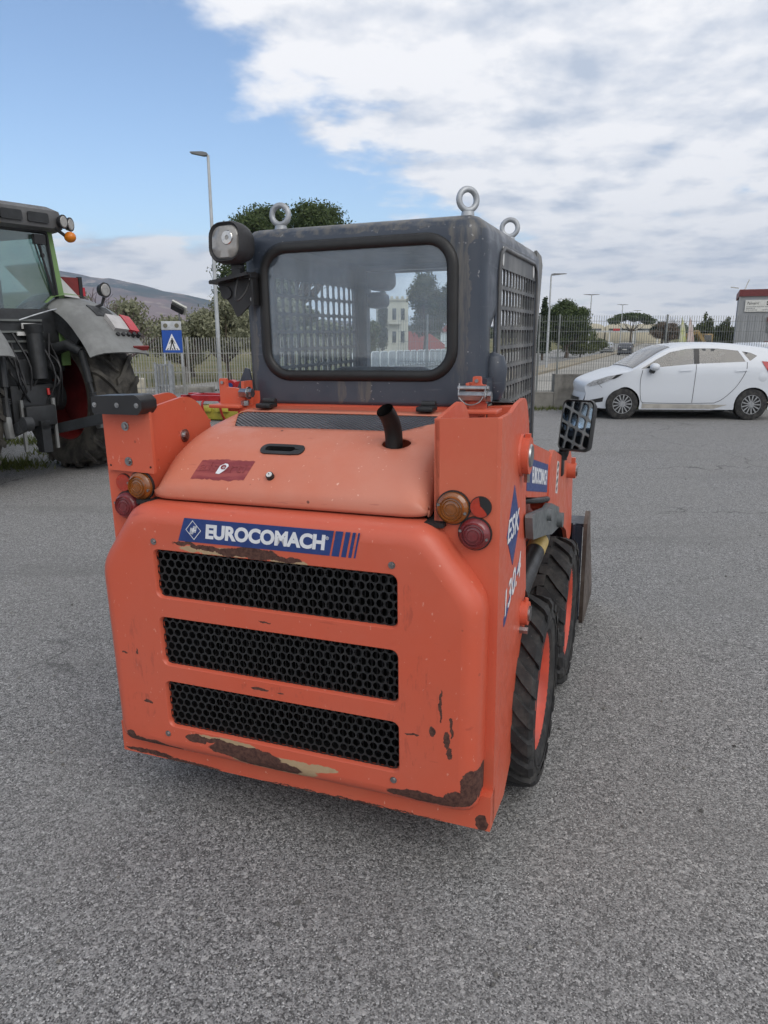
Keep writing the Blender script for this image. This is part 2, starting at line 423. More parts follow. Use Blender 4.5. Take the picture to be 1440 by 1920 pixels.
# glass: clear, mirror at grazing angles, with a dry film of dust
def glass(name, tint, dust, dustcol=(.55, .57, .6), refl=1.0):
    t = NT(name); out = t.n['Material Output']; t.n.remove(t.p)
    tr = t.node('ShaderNodeBsdfTransparent', {0: tint}); gl = t.node('ShaderNodeBsdfGlossy', {'Color': (1, 1, 1), 'Roughness': .03})
    df = t.node('ShaderNodeBsdfDiffuse', {'Color': dustcol})
    fr = t.node('ShaderNodeFresnel', {'IOR': 1.5}); n = t.noise(3.3, 6, .6, t.vmap((1, 1, .45))); sp = t.noise(85, 2, .5); gate = t.noise(4, 3)
    d = t.rng(n.outputs['Fac'], .34, .70, dust * .12, dust)
    d = t.math('ADD', d, t.math('MULTIPLY', t.rng(sp.outputs['Fac'], .74, .78, 0, .7 * min(1, dust * 4)), t.rng(gate.outputs['Fac'], .5, .6)), clamp=True)
    m1 = t.node('ShaderNodeMixShader', {0: d}); t.l.new(tr.outputs[0], m1.inputs[1]); t.l.new(df.outputs[0], m1.inputs[2])
    f = t.math('MULTIPLY', fr.outputs[0], refl)
    m2 = t.node('ShaderNodeMixShader', {0: f}); t.l.new(m1.outputs[0], m2.inputs[1]); t.l.new(gl.outputs[0], m2.inputs[2])
    t.l.new(m2.outputs[0], out.inputs[0]); MATS[name] = t.m; return t.m
M_glass = glass('dusty cab glass', (.86, .93, .97), .17, (.42, .50, .60), 1.15)
M_cglass = glass('car glass', (.20, .25, .25), .03, refl=2.0)
M_tglass = glass('tinted tractor glass', (.45, .58, .55), .12, (.45, .52, .5), 2.2)
def lens(name, col, rough=.12):
    t = NT(name); w = t.node('ShaderNodeTexWave', {'Vector': t.co, 'Scale': 60.}, wave_type='RINGS')
    n = t.noise(30, 4); c = t.mix(t.rng(n.outputs['Fac'], .4, .7, 0, .5), col, tuple(q * .45 for q in col))
    t.set(col=c, rough=t.rng(n.outputs['Fac'], .3, .7, rough, rough * 3), coat=.6, spec=.6); t.bump(n.outputs['Fac'], .1, .001); MATS[name] = t.m; return t.m
M_amber = lens('amber lens', (.24, .075, .012)); M_red = lens('faded red lens', (.17, .018, .022), .3); M_refl = lens('red reflector', (.42, .035, .014)); M_lampglass = lens('lamp glass', (.30, .29, .27), .08)
M_reflm = plain('lamp reflector', (.62, .6, .57), .12, 1., var=.2)
M_blue = plain('blue sticker', (.022, .050, .19), .42, var=.2, vs=20)
M_white = plain('white lettering', (.72, .73, .75), .45, var=.1, vs=30)
M_whitem = plain('white marking', (.66, .66, .64), .6, var=.15)
M_rim = plain('bright orange rim paint', (.56, .075, .040), .4, var=.25, vs=9)
M_navy = plain('navy bucket paint', (.022, .026, .042), .45, var=.4, vs=6)
M_worn = plain('worn bucket steel', (.16, .125, .105), .5, .5, var=.5, vs=7, col2=(.07, .05, .04))
M_grey = plain('grey cast link', (.16, .175, .18), .42, .3, var=.3, vs=12)
M_vinyl = plain('black vinyl seat', (.016, .016, .018), .45, bump=.1, bs=90)
M_yel = plain('yellow label', (.50, .36, .12), .5, var=.3, vs=20)
M_mirror = NT('mirror glass').set(col=(.75, .78, .8), metal=1., rough=.03).m

# ------------------------------------------------------------------ the skid steer loader
SK = empty('skid_steer_loader', (-.2835, 2.0328, 0), (0, R(-.9), R(-20.5)))
tag(SK, 'worn orange compact skid steer loader with dark slate cab on the asphalt', 'loader')
def screw(p, r, parent, ax='y', name='bolt', mat=None, h=.006, hexa=False):
    mb = MB(); d = {'y': Vector((0, -1, 0)), 'x': Vector((1, 0, 0)), '-x': Vector((-1, 0, 0)), 'z': Vector((0, 0, 1))}[ax]
    p = Vector(p); mb.cyl(p, p + d * h * .35, r * 1.55, n=14); mb.cyl(p + d * h * .34, p + d * h, r, r * .85, 6 if hexa else 12)
    return mb.build(name, mat or M_steel, parent, .5)

# --- rear door: flat pressed face, big chamfered upper corners, rolled edges, three openings
def door_outline(ins):
    b = [(-.615 + ins, .262 + ins), (.615 - ins, .262 + ins), (.622 - ins, .90 - ins * .4), (.475 - ins * .55, 1.098 - ins), (-.475 + ins * .55, 1.098 - ins), (-.622 + ins, .90 - ins * .4)]
    return round_poly(b, [.05, .05, .13, .10, .10, .13], 6)
GR = [(.807, .966), (.580, .747), (.364, .528)]
door_holes = [rrect(-.40, a, .394, b, .022) for a, b in GR]
dm = MB(); rr = .052
rings = []
for k, (ins, yy) in enumerate([(.004, .06), (.0, .0), (.0, -.1 + rr)] + [(rr * (1 - math.cos(R(a))), -.1 + rr - rr * math.sin(R(a))) for a in (20, 40, 60, 75, 90)]):
    rings.append([(x, yy, z) for x, z in door_outline(ins)])
dm.loft(rings, cap=False)
door = panel('rear_door', door_outline(rr), door_holes, lambda u, v: (u, -.1, v), M_door, SK, step=.05, smooth=0)
bm = bmesh.new(); bm.from_mesh(door.data)
# rolled rim and hole walls join the face
off = len(bm.verts)
tmp = bpy.data.meshes.new('tmp'); wall = MB(); wall.v = dm.v; wall.f = dm.f
for h in door_holes:
    n = len(h)
    cx = sum(p[0] for p in h) / n; cz = sum(p[1] for p in h) / n
    wall.loft([[(x, -.1, z) for x, z in h], [(x, -.096, z) for x, z in [(cx + (q[0] - cx) * (1 - .003 / .4), cz + (q[1] - cz) * (1 - .003 / .08)) for q in h]], [(cx + (q[0] - cx) * (1 - .004 / .4), -.078, cz + (q[1] - cz) * (1 - .004 / .08)) for q in h]], cap=False)
wm = wall.mesh('tmp', None, 0, False); bm.from_mesh(wm)
bmesh.ops.remove_doubles(bm, verts=bm.verts, dist=.0004)
bmesh.ops.recalc_face_normals(bm, faces=bm.faces); bm.to_mesh(door.data); bm.free()
for p in door.data.polygons: p.use_smooth = True
door.data.set_sharp_from_angle(angle=.75)
# perforated grille sheets behind the openings
for a, b in GR:
    pitch = .0272; ry = pitch * .866; cells = []; j = 0; z = a - .006
    while z < b + .012:
        x = -.412 + (pitch / 2 if j % 2 else 0)
        while x < .41:
            outer = []; inner = []
            for k in range(12):
                w = R(30 * k); rad = pitch / math.sqrt(3) * (1 if k % 2 else math.cos(R(30)))
                outer.append((x + rad * math.cos(w), z + rad * math.sin(w))); inner.append((x +   .0116 * math.cos(w), z + .0116 * math.sin(w)))
            cells.append((outer, inner)); x += pitch
        z += ry; j += 1
    cells_plate(cells, .0025, lambda u, v, d: (u, -.086 + d, v), 'grille', M_perf, door)
for x, z in ((-.391, .989), (.378, .991), (-.405, .337), (.375, .341)): screw((x, -.1, z), .0065, door, 'y', 'screw')
# name sticker with slanted left end, emblem, lettering, stripes
st = MB().prism([(-.300, 1.000), (.196, 1.000), (.212, 1.072), (-.272, 1.072)], -.1012, -.1000, 'y').build('name_sticker', M_blue, door, 0)
Fd = lambda x0, z0: (lambda u, v, d: (x0 + u, -.1013 - d, z0 + v))
text('lettering', 'EUROCOMACH', Fd(-.200, 1.014), .384, .045, M_white, st, bold=.045, shear=.14, spacing=.98)
text('registered_mark', '®', Fd(.186, 1.045), .010, .010, M_white, st)
em = MB()
def ring_poly(mb, outer, inner, y0, y1):
    n = len(outer); vs = [(x, y1, z) for x, z in outer] + [(x, y1, z) for x, z in inner]; mb.add(vs, [(i, (i + 1) % n, n + (i + 1) % n, n + i) for i in range(n)])
cx, cz = -.243, 1.037
ring_poly(em, [(cx, cz - .030), (cx + .027, cz), (cx, cz + .030), (cx - .027, cz)], [(cx, cz - .027), (cx + .0245, cz), (cx, cz + .027), (cx - .0245, cz)], 0, -.1018)
for k in range(4):
    o_ = -.0105 + k * .0034
    em.add([(cx + o_ - .004, -.1018, cz - .013), (cx + o_ - .002, -.1018, cz - .013), (cx + o_ + .004, -.1018, cz + .007), (cx + o_ + .002, -.1018, cz + .007)], [(0, 1, 2, 3)])
    em.add([(cx + o_ + .006, -.1018, cz - .007), (cx + o_ + .008, -.1018, cz - .007), (cx + o_ + .014, -.1018, cz + .013), (cx + o_ + .012, -.1018, cz + .013)], [(0, 1, 2, 3)])
em.box((cx + .001, -.1017, cz), (.018, .0004, .003))
em.build('emblem', M_white, st, 0, normals=False)
x = .218
for wd in (.022, .014, .009, .005):
    MB().prism([(x - .016, 1.0), (x - .016 + wd, 1.0), (x + wd, 1.072), (x, 1.072)], -.1012, -.1000, 'y').build('sticker_stripe', M_blue, door, 0); x += wd + .007
# radiator and dark bay behind the grilles
mb = MB(); mb.box((0, .12, .66), (.92, .02, .8))
for k in range(46): mb.box((-.40 + k * .0178, .10, .66), (.004, .03, .76))
mb.build('radiator', plain('radiator fins', (.03, .03, .032), .5, .3), SK, 0)
mb = MB(); mb.box((0, .03, 1.0 + .09), (1.0, .12, .012)); mb.box((0, .03, .285), (1.0, .12, .012)); mb.box((-.452, .02, .67), (.012, .17, .78)); mb.box((.452, .02, .67), (.012, .17, .78)); mb.build('radiator_shroud', M_dark, SK, 0)

# --- lower rear beam
mb = MB(); mb.prism([(-.655, .188), (.645, .188), (.645, .30), (-.655, .30)], -.034, .02, 'y'); mb.build('rear_beam', orange_paint('beam paint', OR, ORF, rust=[(-.55, .20, .10, .008), (-.38, .192, .12, .006), (.62, .21, .02, .03), (.2, .19, .3, .003)]), SK, 0)

# --- chassis tub
mb = MB(); mb.box((0, .95, .60), (.93, 1.64, .74)); mb.build('chassis', M_or, SK, 0)
mb = MB(); mb.box((0, .34, 1.06), (.84, .40, .18)); mb.build('engine_bay', M_dark, SK, 0)

# --- towers
OUT = round_poly([(.0, .19), (.17, .175), (.44, .33), (.475, .72), (.395, 1.12), (.43, 1.30), (.36, 1.405), (.22, 1.395), (.13, 1.378), (0, 1.378)], [0, .01, .03, .06, .1, .08, .09, .05, .03, .004], 5)
INN = round_poly([(.0, 1.02), (.36, 1.02), (.36, 1.30), (.26, 1.405), (.0, 1.372)], [0, 0, .1, .14, .005], 6)
for s, nm in ((1, 'right'), (-1, 'left')):
    E_ = .633 if s > 0 else .612; D_ = 0 if s > 0 else .026
    mb = MB(); mb.prism(OUT, s * E_, s * (E_ + .012), 'x'); mb.prism(INN, s * .468, s * .480, 'x')
    mb.prism([(s * .466, .29), (s * (E_ + .0005), .29), (s * (E_ + .0005), 1.378), (s * .466, 1.372)], 0.0, .011, 'y')
    mb.box((s * .557, .21, 1.30), (.15, .34, .01)); mb.box((s * .557, .36, 1.0), (.15, .012, .6))
    tw = mb.build('tower', M_or, SK, .5)
    mb = MB(); mb.cyl((s * .630, .30, 1.235), (s * .651, .30, 1.235), .068, .062, 24); mb.cyl((s * .65, .30, 1.235), (s * .672, .30, 1.235), .055, n=24)
    mb.box((s * .663, .30, 1.294), (.016, .014, .012)); b = mb.build('pivot_boss', M_or, tw, .5)
    MB().cyl((s * .67, .30, 1.235), (s * .677, .30, 1.235), .036, .032, 20).build('pivot_pin', M_steel, b, .5)
    MB().cyl((s * .663, .30, 1.182), (s * .663, .30, 1.155), .010, n=6).build('pin_bolt', M_steel, b, .4)
    mb = MB(); mb.cyl((s * .630, .40, .70), (s * .668, .40, .70), .042, .039, 20); mb.cyl((s * .65, .40, .70), (s * .660, .40, .752), .016, .006, 8); b = mb.build('cylinder_boss', M_or, tw, .5)
    MB().cyl((s * .667, .40, .70), (s * .674, .40, .70), .025, n=18).build('pivot_pin', M_steel, b, .5)
    MB().cyl((s * .640, .37, .652), (s * .672, .37, .652), .012, n=6).build('pin_bolt', M_steel, b, .4)
    if s > 0:
        dk = MB().prism([(.10, 1.035), (.20, .925), (.30, 1.035), (.20, 1.165)], .645, .6462, 'x').build('model_sticker', M_blue, tw, 0)
        Fs = lambda y0, z0: (lambda u, v, d: (.6464 + d, y0 + u, z0 + v))
        text('lettering', 'ESK', Fs(.115, 1.012), .175, .068, M_white, dk, bold=.012, shear=.25)
        nb = MB().prism([(.085, .775), (.105, .775), (.33, .905), (.33, .912), (.085, .80)], .645, .6458, 'x').build('number_sticker', M_blue, tw, 0)
        text('lettering', '130.4', lambda u, v, d: (.6462 + d, .10 + u, .80 + v + u * .22), .24, .078, M_white, nb, bold=.012, shear=.12)
    # round lamps on the rear face
    def lamp(x, z, r, m, name, h=.03):
        prof = [(-h, 0.0005), (-h * .98, r * .3), (-h * .9, r * .72), (-h * .55, r * .97), (-.004, r)]
        base = MB().lathe([(-.008, 0.001), (-.008, r * 1.07), (.0, r * 1.07)], (x, 0, z), 'y', 28).build(name, M_black, tw, .5)
        lm = MB().lathe(prof, (x, 0, z), 'y', 28)
        for q in (.30, .50, .68): lm.lathe([(-h * .86, r * q), (-h * 1.06, r * (q + .05)), (-h * .8, r * (q + .11))], (x, 0, z), 'y', 28)
        lm.build('lens', m, base, .7, normals=True)
        for a in (-15, 165): MB().cyl((x + r * .86 * math.cos(R(a)), -h * .5, z + r * .86 * math.sin(R(a))), (x + r * .86 * math.cos(R(a)), -h * .85, z + r * .86 * math.sin(R(a))), .004, n=8).build('lens_screw', M_steel, base, .4)
    def reflector(x, z, r, broken):
        base = MB().lathe([(-.006, .001), (-.006, r), (.0, r)], (x, 0, z), 'y', 28).build('reflector', M_black, tw, .5)
        lens_ = arc(x, z, r * .93, 0, 360, 27) if not broken else arc(x, z, r * .93, 100, 312, 20) + [(x + r * .52, z - r * .5), (x + r * .22, z - r * .12), (x - r * .02, z + r * .08)]
        MB().prism(lens_, -.0095, -.0055, 'y').build('lens', M_refl, base, .4)
    lamp(s * (.520 - D_), 1.137, .044, M_amber, 'turn_lamp'); reflector(s * (.594 - D_ * 1.2), 1.143, .029, s > 0); lamp(s * (.580 - D_), 1.070, .043, M_red, 'tail_lamp')
    if s < 0:
        cp = MB(); cp.prism(round_poly([(-.608, 1.185), (-.432, 1.180), (-.432, 1.385), (-.608, 1.385)], .004, 2), -.016, -.004, 'y')
        cp = cp.build('cover_plate', M_or, tw, .4)
        for x, z in ((-.525, 1.325), (-.525, 1.215)): screw((x, -.016, z), .009, cp, 'y', 'washer_bolt', h=.008)
        for x, z in ((-.596, 1.37), (-.444, 1.37), (-.596, 1.2), (-.444, 1.2)): MB().cyl((x, -.0155, z), (x, -.0168, z), .0035, n=8).build('rivet_hole', M_dark, cp, .4)
        bx = MB(); bx.prism(round_poly([(-.606, 1.366), (-.436, 1.366), (-.420, 1.383), (-.420, 1.408), (-.440, 1.425), (-.606, 1.420)], [.012, .008, .01, .01, .02, .012], 3), -.062, .01, 'y')
        bx = bx.build('marker_lamp', M_black, tw, .4)
        for x in (-.594, -.51, -.438): screw((x, -.062, 1.394), .005, bx, 'y', 'screw', h=.004)
        screw((-.468, .20, 1.27), .014, tw, 'x', 'washer_bolt', h=.012)

# --- hood
HP = [(-.018, 1.104), (-.019, 1.113), (-.020, 1.122), (-.0205, 1.131), (-.0205, 1.138), (-.019, 1.143), (-.015, 1.148)] + smooth_line([(-.012, 1.151), (.035, 1.195), (.095, 1.242), (.17, 1.276), (.26, 1.301), (.36, 1.319), (.475, 1.337)], 8)
HL = [0]
for i in range(1, len(HP)): HL.append(HL[-1] + math.dist(HP[i], HP[i - 1]))
HTOT = HL[-1]
def hood_at(t):
    t = min(max(t, 0), HTOT); y = np.interp(t, HL, [p[0] for p in HP]); z = np.interp(t, HL, [p[1] for p in HP])
    e = .012; y1 = np.interp(min(t + e, HTOT), HL, [p[0] for p in HP]) - np.interp(max(t - e, 0), HL, [p[0] for p in HP]); z1 = np.interp(min(t + e, HTOT), HL, [p[1] for p in HP]) - np.interp(max(t - e, 0), HL, [p[1] for p in HP])
    l = math.hypot(y1, z1); return y, z, -z1 / l, y1 / l
def hood_map(s, t, lift=0.0):
    y, z, ny, nz = hood_at(t); a = abs(s); flat = .365; r = .072
    if a <= flat: x = a; drop = 0
    elif a <= flat + r * PI / 2: w = (a - flat) / r; x = flat + r * math.sin(w); drop = r * (1 - math.cos(w))
    else: x = flat + r; drop = r + (a - flat - r * PI / 2)
    x += .012 * max(0, 1 - t / HTOT)
    y += ny * (lift - drop) * (.25 if a > flat else 1); z += nz * (lift - drop)
    return (math.copysign(x, s), y, max(z, 1.104 if t < .3 else 1.0))
def tz(y): return float(np.interp(y, [p[0] for p in HP[8:]], HL[8:]))
meshhole = [(-.30, tz(.255)), (.28, tz(.255)), (.375, tz(.36)), (.375, tz(.435)), (-.385, tz(.435)), (-.385, tz(.415))]
exh = arc(.292, tz(.165), 1, 0, 360, 1); exh = [(.292 + .045 * math.cos(R(a)) , tz(.17) + .034 * math.sin(R(a))) for a in range(0, 360, 24)]
slot = rrect(-.103, tz(.112) - .013, .003, tz(.112) + .013, .012, 4)
SMAX = .365 + .072 * PI / 2 + .05
hood = panel('hood', [(-SMAX, 0), (SMAX, 0), (SMAX, HTOT), (-SMAX, HTOT)], [meshhole, exh, slot], lambda u, v: hood_map(u, v), M_hood, SK, step=.022, thick=.004, smooth=.9)
mb = MB()       # expanded metal: crossing diagonal strips under the opening
x0 = -.40
for sgn in (1, -1):
    for k in range(62):
        u0 = -.62 + k * .0195; pts = []
        for j in range(9):
            t_ = meshhole[0][1] - .004 + (meshhole[3][1] - meshhole[0][1] + .006) * j / 8; u = (u0 + .2 * j / 8 * 1.1) * sgn
            pts.append((u, t_))
        if max(abs(p[0]) for p in pts) > .40:
            pts = [p for p in pts if abs(p[0]) <= .40]
            if len(pts) < 2: continue
        mb.tube([hood_map(u, t_, -.006 - .0012 * sgn) for u, t_ in pts], .0021, 4)
mb.build('vent_mesh', plain('vent mesh', (.17, .175, .19), .45, .5), hood, 0)
fr = MB()       # recessed grip: ring and pocket
o_ = rrect(-.116, tz(.112) - .0245, .016, tz(.112) + .0245, .023, 6); i_ = rrect(-.100, tz(.112) - .0115, .0, tz(.112) + .0115, .011, 6)
fr.loft([[hood_map(u, v, -.001) for u, v in o_], [hood_map(u, v, .0045) for u, v in o_], [hood_map(u, v, .0045) for u, v in i_], [hood_map(u, v, -.03) for u, v in i_]], cap=False)
fr.add([hood_map(u, v, -.03) for u, v in i_], [list(range(len(i_)))]); fr.build('hood_grip', M_black, hood, .5)
ky, kz = hood_map(-.035, tz(.022)), hood_map(-.035, tz(.022), .012)
k_ = MB().cyl(ky, kz, .0125, .0115, 20).build('hood_lock', M_black, hood, .5)
kz2 = hood_map(-.035, tz(.022), .0145); MB().cyl(kz, kz2, .0088, n=18).build('lock_barrel', M_whitem, k_, .5)
kk = Vector(kz2); MB().box(kk + Vector((0, -.0006, .0005)), (.002, .0016, .009), (R(48), 0, R(20))).build('key_slot', M_dark, k_, 0)
# torn remains of an old label
t = NT('torn label'); n = t.noise(40, 4, .6, t.vmap((.2, 1, 1.5))); t.set(col=t.mix(t.rng(n.outputs['Fac'], .4, .6), (.21, .032, .036), (.30, .062, .056)), rough=.55); M_torn = t.m
u0, u1 = -.305, -.120
t0, t1 = tz(.006), tz(.066)
lb = MB(); N = 22; top = []; bot = []
for k in range(N + 1):
    u = u0 + (u1 - u0) * k / N; top.append(hood_map(u + .01, t1 + random.uniform(-.004, .001) - (.006 if k < 3 else 0), .0008)); bot.append(hood_map(u, t0 + random.uniform(-.003, .003) + (.004 if k > 17 else 0), .0008))
mids = [[hood_map(u0 + (u1 - u0) * k / N + .01 * f, t0 + (t1 - t0) * f, .0008) for k in range(N + 1)] for f in (.25, .5, .75)]
lb.loft([bot] + mids + [top], close_u=False, cap=False); lb = lb.build('torn_label', M_torn, hood, 1.0, normals=False)
text('faded_lettering', 'alsorti', lambda u, v, d: hood_map(-.29 + u, tz(.028) + v, .0012 + d), .16, .036, plain('ghost lettering', (.25, .045, .045), .6), lb)
sc_ = [(-.226, -.018), (-.212, -.020), (-.200, -.006), (-.192, .012), (-.197, .020), (-.208, .022), (-.222, .012), (-.224, -.002)]
MB().add([hood_map(a, tz(.036) + b, .002) for a, b in sc_], [list(range(len(sc_)))]).build('label_scrap', M_white, lb, 0, normals=False)
text('scrap_lettering', 'e', lambda u, v, d: hood_map(-.217 + u, tz(.036) - .002 + v, .0024 + d), .018, .018, M_torn, lb, bold=.02)
# exhaust: elbow pipe out of the hood, cut at a slant
ex = MB(); pth = smooth_line([(.292, .165, 1.22), (.292, .165, 1.30), (.288, .15, 1.345), (.280, .125, 1.378)], 5)
ex.tube(pth, .026, 16, caps=False); ex.tube(pth, .0225, 16, caps=False)
exo = ex.build('exhaust_pipe', plain('sooty exhaust', (.014, .013, .013), .5, .4), SK, .8, normals=False)
# deck between hood and cab
mb = MB(); mb.box((0, .535, 1.330), (.94, .115, .014)); mb.box((0, .594, 1.29), (.94, .012, .20)); mb.build('cab_deck', M_or, SK, 0)
for x in (-.30, .30):
    h = MB(); h.box((x, .465, 1.349), (.058, .06, .016), bev=.004); h.cyl((x - .024, .49, 1.362), (x + .024, .49, 1.362), .011, n=12); h.build('hood_hinge', M_black, SK, .5)
for s in (-1, 1):
    b = MB(); b.prism(round_poly([(s * .425, 1.338), (s * .488, 1.338), (s * .488, 1.425), (s * .470, 1.425), (s * .470, 1.452), (s * .442, 1.452), (s * .442, 1.425), (s * .425, 1.418)] if s > 0 else [(-.525, 1.338), (-.43, 1.338), (-.43, 1.40), (-.455, 1.405), (-.495, 1.408), (-.495, 1.44), (-.525, 1.44)], .006, 2), .515, .53, 'y')
    b.box((s * .47, .50, 1.342), (.13, .10, .012), bev=.003); b.box((s * .425, .545, 1.385), (.012, .06, .09)); b = b.build('cab_bracket', M_or, SK, .5)
    q = MB(); x_ = .455 if s > 0 else -.432; q.cyl((x_ - (.055 if s > 0 else .0), .508, 1.388), (x_ + .052, .508, 1.388), .017, n=6); q.cyl((x_ + .034, .508, 1.388), (x_ + .038, .508, 1.388), .023, n=16); q.build('cab_bolt', M_steel, b, .4)
    MB().cyl((s * .40, .485, 1.345), (s * .40, .485, 1.362), .016, n=6).build('deck_bolt', M_steel, b, .4)
    MB().cyl((s * .456 if s > 0 else -.51, .516, 1.438 if s > 0 else 1.425), (s * .456 if s > 0 else -.51, .508, 1.438 if s > 0 else 1.425), .006, n=10).build('rivet', M_steel, b, .4)
    if s > 0: MB().tube(smooth_line([(.40, .505, 1.43), (.402, .495, 1.385), (.435, .49, 1.362), (.475, .492, 1.375), (.492, .50, 1.425)], 6), .0022, 6).build('safety_wire', M_steel, b, .8)
    if s > 0: MB().cyl((.395, .508, 1.415), (.498, .508, 1.415), .008, n=10).build('lock_pin', M_steel, b, .5)

# --- cab shell: one bent sheet (rear, rounded posts, sides, rolled roof edge)
CW, CY, CR, RT, Z0 = .455, .585, .075, .060, 1.905
FL = CW - CR; AL = CR * PI / 2
def cab_map(s, t, lift=0.0):
    w = min(max((t - Z0) / RT, 0), PI / 2); ins = RT * (1 - math.cos(w)) - lift * math.cos(w); z = min(t, Z0) + RT * math.sin(w) + lift * math.sin(w)
    a = abs(s); r = CR - ins
    if a <= FL: x, y = a, CY + ins
    elif a <= FL + AL: th = (a - FL) / CR; x, y = FL + r * math.sin(th), CY + CR - r * math.cos(th)
    else: x, y = CW - ins, CY + CR + (a - FL - AL)
    return (math.copysign(x, s), y, z)
def sy(y): return FL + AL + (y - CY - CR)
TT = Z0 + RT * PI / 2
S1 = sy(1.74)
outline = [(-sy(.70), 1.345), (sy(.70), 1.345), (sy(.70), 1.60), (sy(.785), 1.66), (sy(.785), .98), (S1, .98), (S1, TT), (-S1, TT), (-S1, .98), (-sy(.785), .98), (-sy(.785), 1.66), (-sy(.70), 1.60)]
win = rrect(-.347, 1.455, .347, 1.886, .085, 8)
sideh = [(sy(y), z) for y, z in rrect(.835, 1.03, 1.655, 1.875, .09, 6)]
sidel = [(-u, z) for u, z in sideh][::-1]
cab = panel('cab_shell', outline, [win, sideh, sidel], cab_map, M_cab, SK, step=.028, thick=.006, smooth=.9)
roof = MB(); ry = [(-.397, .645), (.397, .645), (.397, 1.76), (-.397, 1.76)]
roof.prism(ry, 1.950, 1.9655, 'z'); roof.prism([(1.70, 1.955), (1.84, 1.942), (1.885, 1.905), (1.79, 1.56), (1.73, 1.56)], .437, .449, 'x'); roof.prism([(1.70, 1.955), (1.84, 1.942), (1.885, 1.905), (1.79, 1.56), (1.73, 1.56)], -.449, -.437, 'x')
roof.prism([(1.74, 1.955), (1.84, 1.943), (1.886, 1.906), (1.88, 1.90), (1.83, 1.935), (1.74, 1.945)], -.44, .44, 'x')
rf = roof.build('roof', M_roofg, cab, .5)
for s in (-1, 1): MB().box((s * .425, 1.725, 1.46), (.045, .05, .97)).build('front_post', M_cab, cab, 0); MB().box((s * .43, .63, 1.62), (.02, .03, .6)).build('rear_post', M_cab, cab, 0)
MB().box((0, 1.72, 1.925), (.80, .05, .05)).build('front_header', M_cab, cab, 0)
# inner lining (dark headliner) and floor of the cab
mb = MB(); mb.box((0, 1.18, 1.935), (.80, 1.06, .02)); mb.box((0, 1.2, .99), (.86, 1.1, .02)); mb.box((0, .64, 1.2), (.86, .02, .4)); mb.build('cab_lining', M_dark, cab, 0)
# window rubber and pane
def ringtube(path, prof):
    mb = MB(); n = len(path); rings = []
    for i, (u, v) in enumerate(path):
        a = np.array(path[i - 1]); b = np.array(path[(i + 1) % n]); d = (b - a) / np.linalg.norm(b - a); nx, nz = d[1], -d[0]
        rings.append([(u + nx * o, CY - l, v + nz * o) for o, l in prof])
    mb.loft(rings + [rings[0]], close_u=True, cap=False); return mb
sl_ = ringtube(win, [(-.012, -.004), (-.012, .006), (-.004, .012), (.006, .0135), (.018, .011), (.026, .003), (.026, -.002)]).build('window_rubber', M_rub, cab, 1.0)
gp = MB(); gp.prism(rrect(-.349, 1.453, .349, 1.888, .085, 8), CY + .0005, CY + .0045, 'y'); gp.build('rear_window', M_glass, cab, 0)
# side guards: plate with rows of upright slots
for s in (1, -1):
    cells = []; nc, nr = 13, 11; y0, y1, z0, z1 = .838, 1.652, 1.033, 1.872; cw = (y1 - y0) / nc; chh = (z1 - z0 - .05) / nr
    for i in range(nc):
        for j in range(nr):
            a0 = y0 + i * cw; b0 = z0 + j * chh; hh = chh
            if j == nr - 1 and i in (0, nc - 1): hh = chh * .99
            outer = []; inner = rrect(a0 + .0055, b0 + .006, a0 + cw - .0055, b0 + hh - .006, .012, 2)
            for p in inner:
                q = [p[0], p[1]]
                cx_, cy_ = a0 + cw / 2, b0 + hh / 2
                k = min((cw / 2) / max(abs(p[0] - cx_), 1e-6), (hh / 2) / max(abs(p[1] - cy_), 1e-6)); outer.append((cx_ + (p[0] - cx_) * k, cy_ + (p[1] - cy_) * k))
            cells.append((outer, inner))
    # corners missed by the radial outline are closed by a thin frame bar set behind
    g = cells_plate(cells, .008, lambda u, v, d: (s * (.452 - d), u, v), 'side_guard', M_guard, cab)
    mb = MB()
    for i in range(nc + 1): mb.box((s * .4500, y0 + i * cw, (z0 + z1 - .05) / 2), (.003, .009, z1 - z0 - .05))
    for j in range(nr + 1): mb.box((s * .4497, (y0 + y1) / 2, z0 + j * chh), (.003, y1 - y0, .010))
    mb.build('guard_bars', M_guard, g, 0)
    mb = MB(); mb.box((s * .4515, (y0 + y1) / 2, z1 - .012), (.006, y1 - y0, .088)); 
    mb.build('guard_plate', M_guard, g, 0)
    for yy in (.90, 1.58): MB().prism([(yy + .016 * math.cos(a), 1.858 + .034 * math.sin(a)) for a in np.linspace(0, 2 * PI, 14)[:-1]], s * .4545, s * .4565, 'x').build('reflective_dot', M_whitem, g, .5)
    MB().tube([(s * .4585, .826 + 0, 1.02), (s * .4585, .826, 1.80), (s * .4585, .85, 1.86), (s * .4585, .91, 1.885), (s * .4585, 1.58, 1.885), (s * .4585, 1.64, 1.86), (s * .4585, 1.664, 1.80), (s * .4585, 1.664, 1.02)], .0075, 8).build('guard_edge', M_guard, g, .8)
# lifting eyes on the roof
def eyebolt(x, y, z, rot, parent):
    mb = MB(); n = 24
    mb.tube([(x + .033 * math.cos(2 * PI * k / n) * math.cos(rot), y + .033 * math.cos(2 * PI * k / n) * math.sin(rot), z + .058 + .033 * math.sin(2 * PI * k / n)) for k in range(n)], .0105, 10, closed=True)
    mb.cyl((x, y, z - .002), (x, y, z + .02), .024, .021, 20); return mb.build('lifting_eye', M_galv, parent, .8)
for x, y, r_ in ((-.335, .70, .05), (.372, .70, .75), (.375, 1.42, .1), (-.335, 1.42, .4)): eyebolt(x, y, 1.964, r_, cab)
for x, y in ((-.10, .72), (.06, .72)): MB().cyl((x, y, 1.964), (x, y, 1.972), .011, n=12).build('roof_bolt', M_galv, cab, .4)
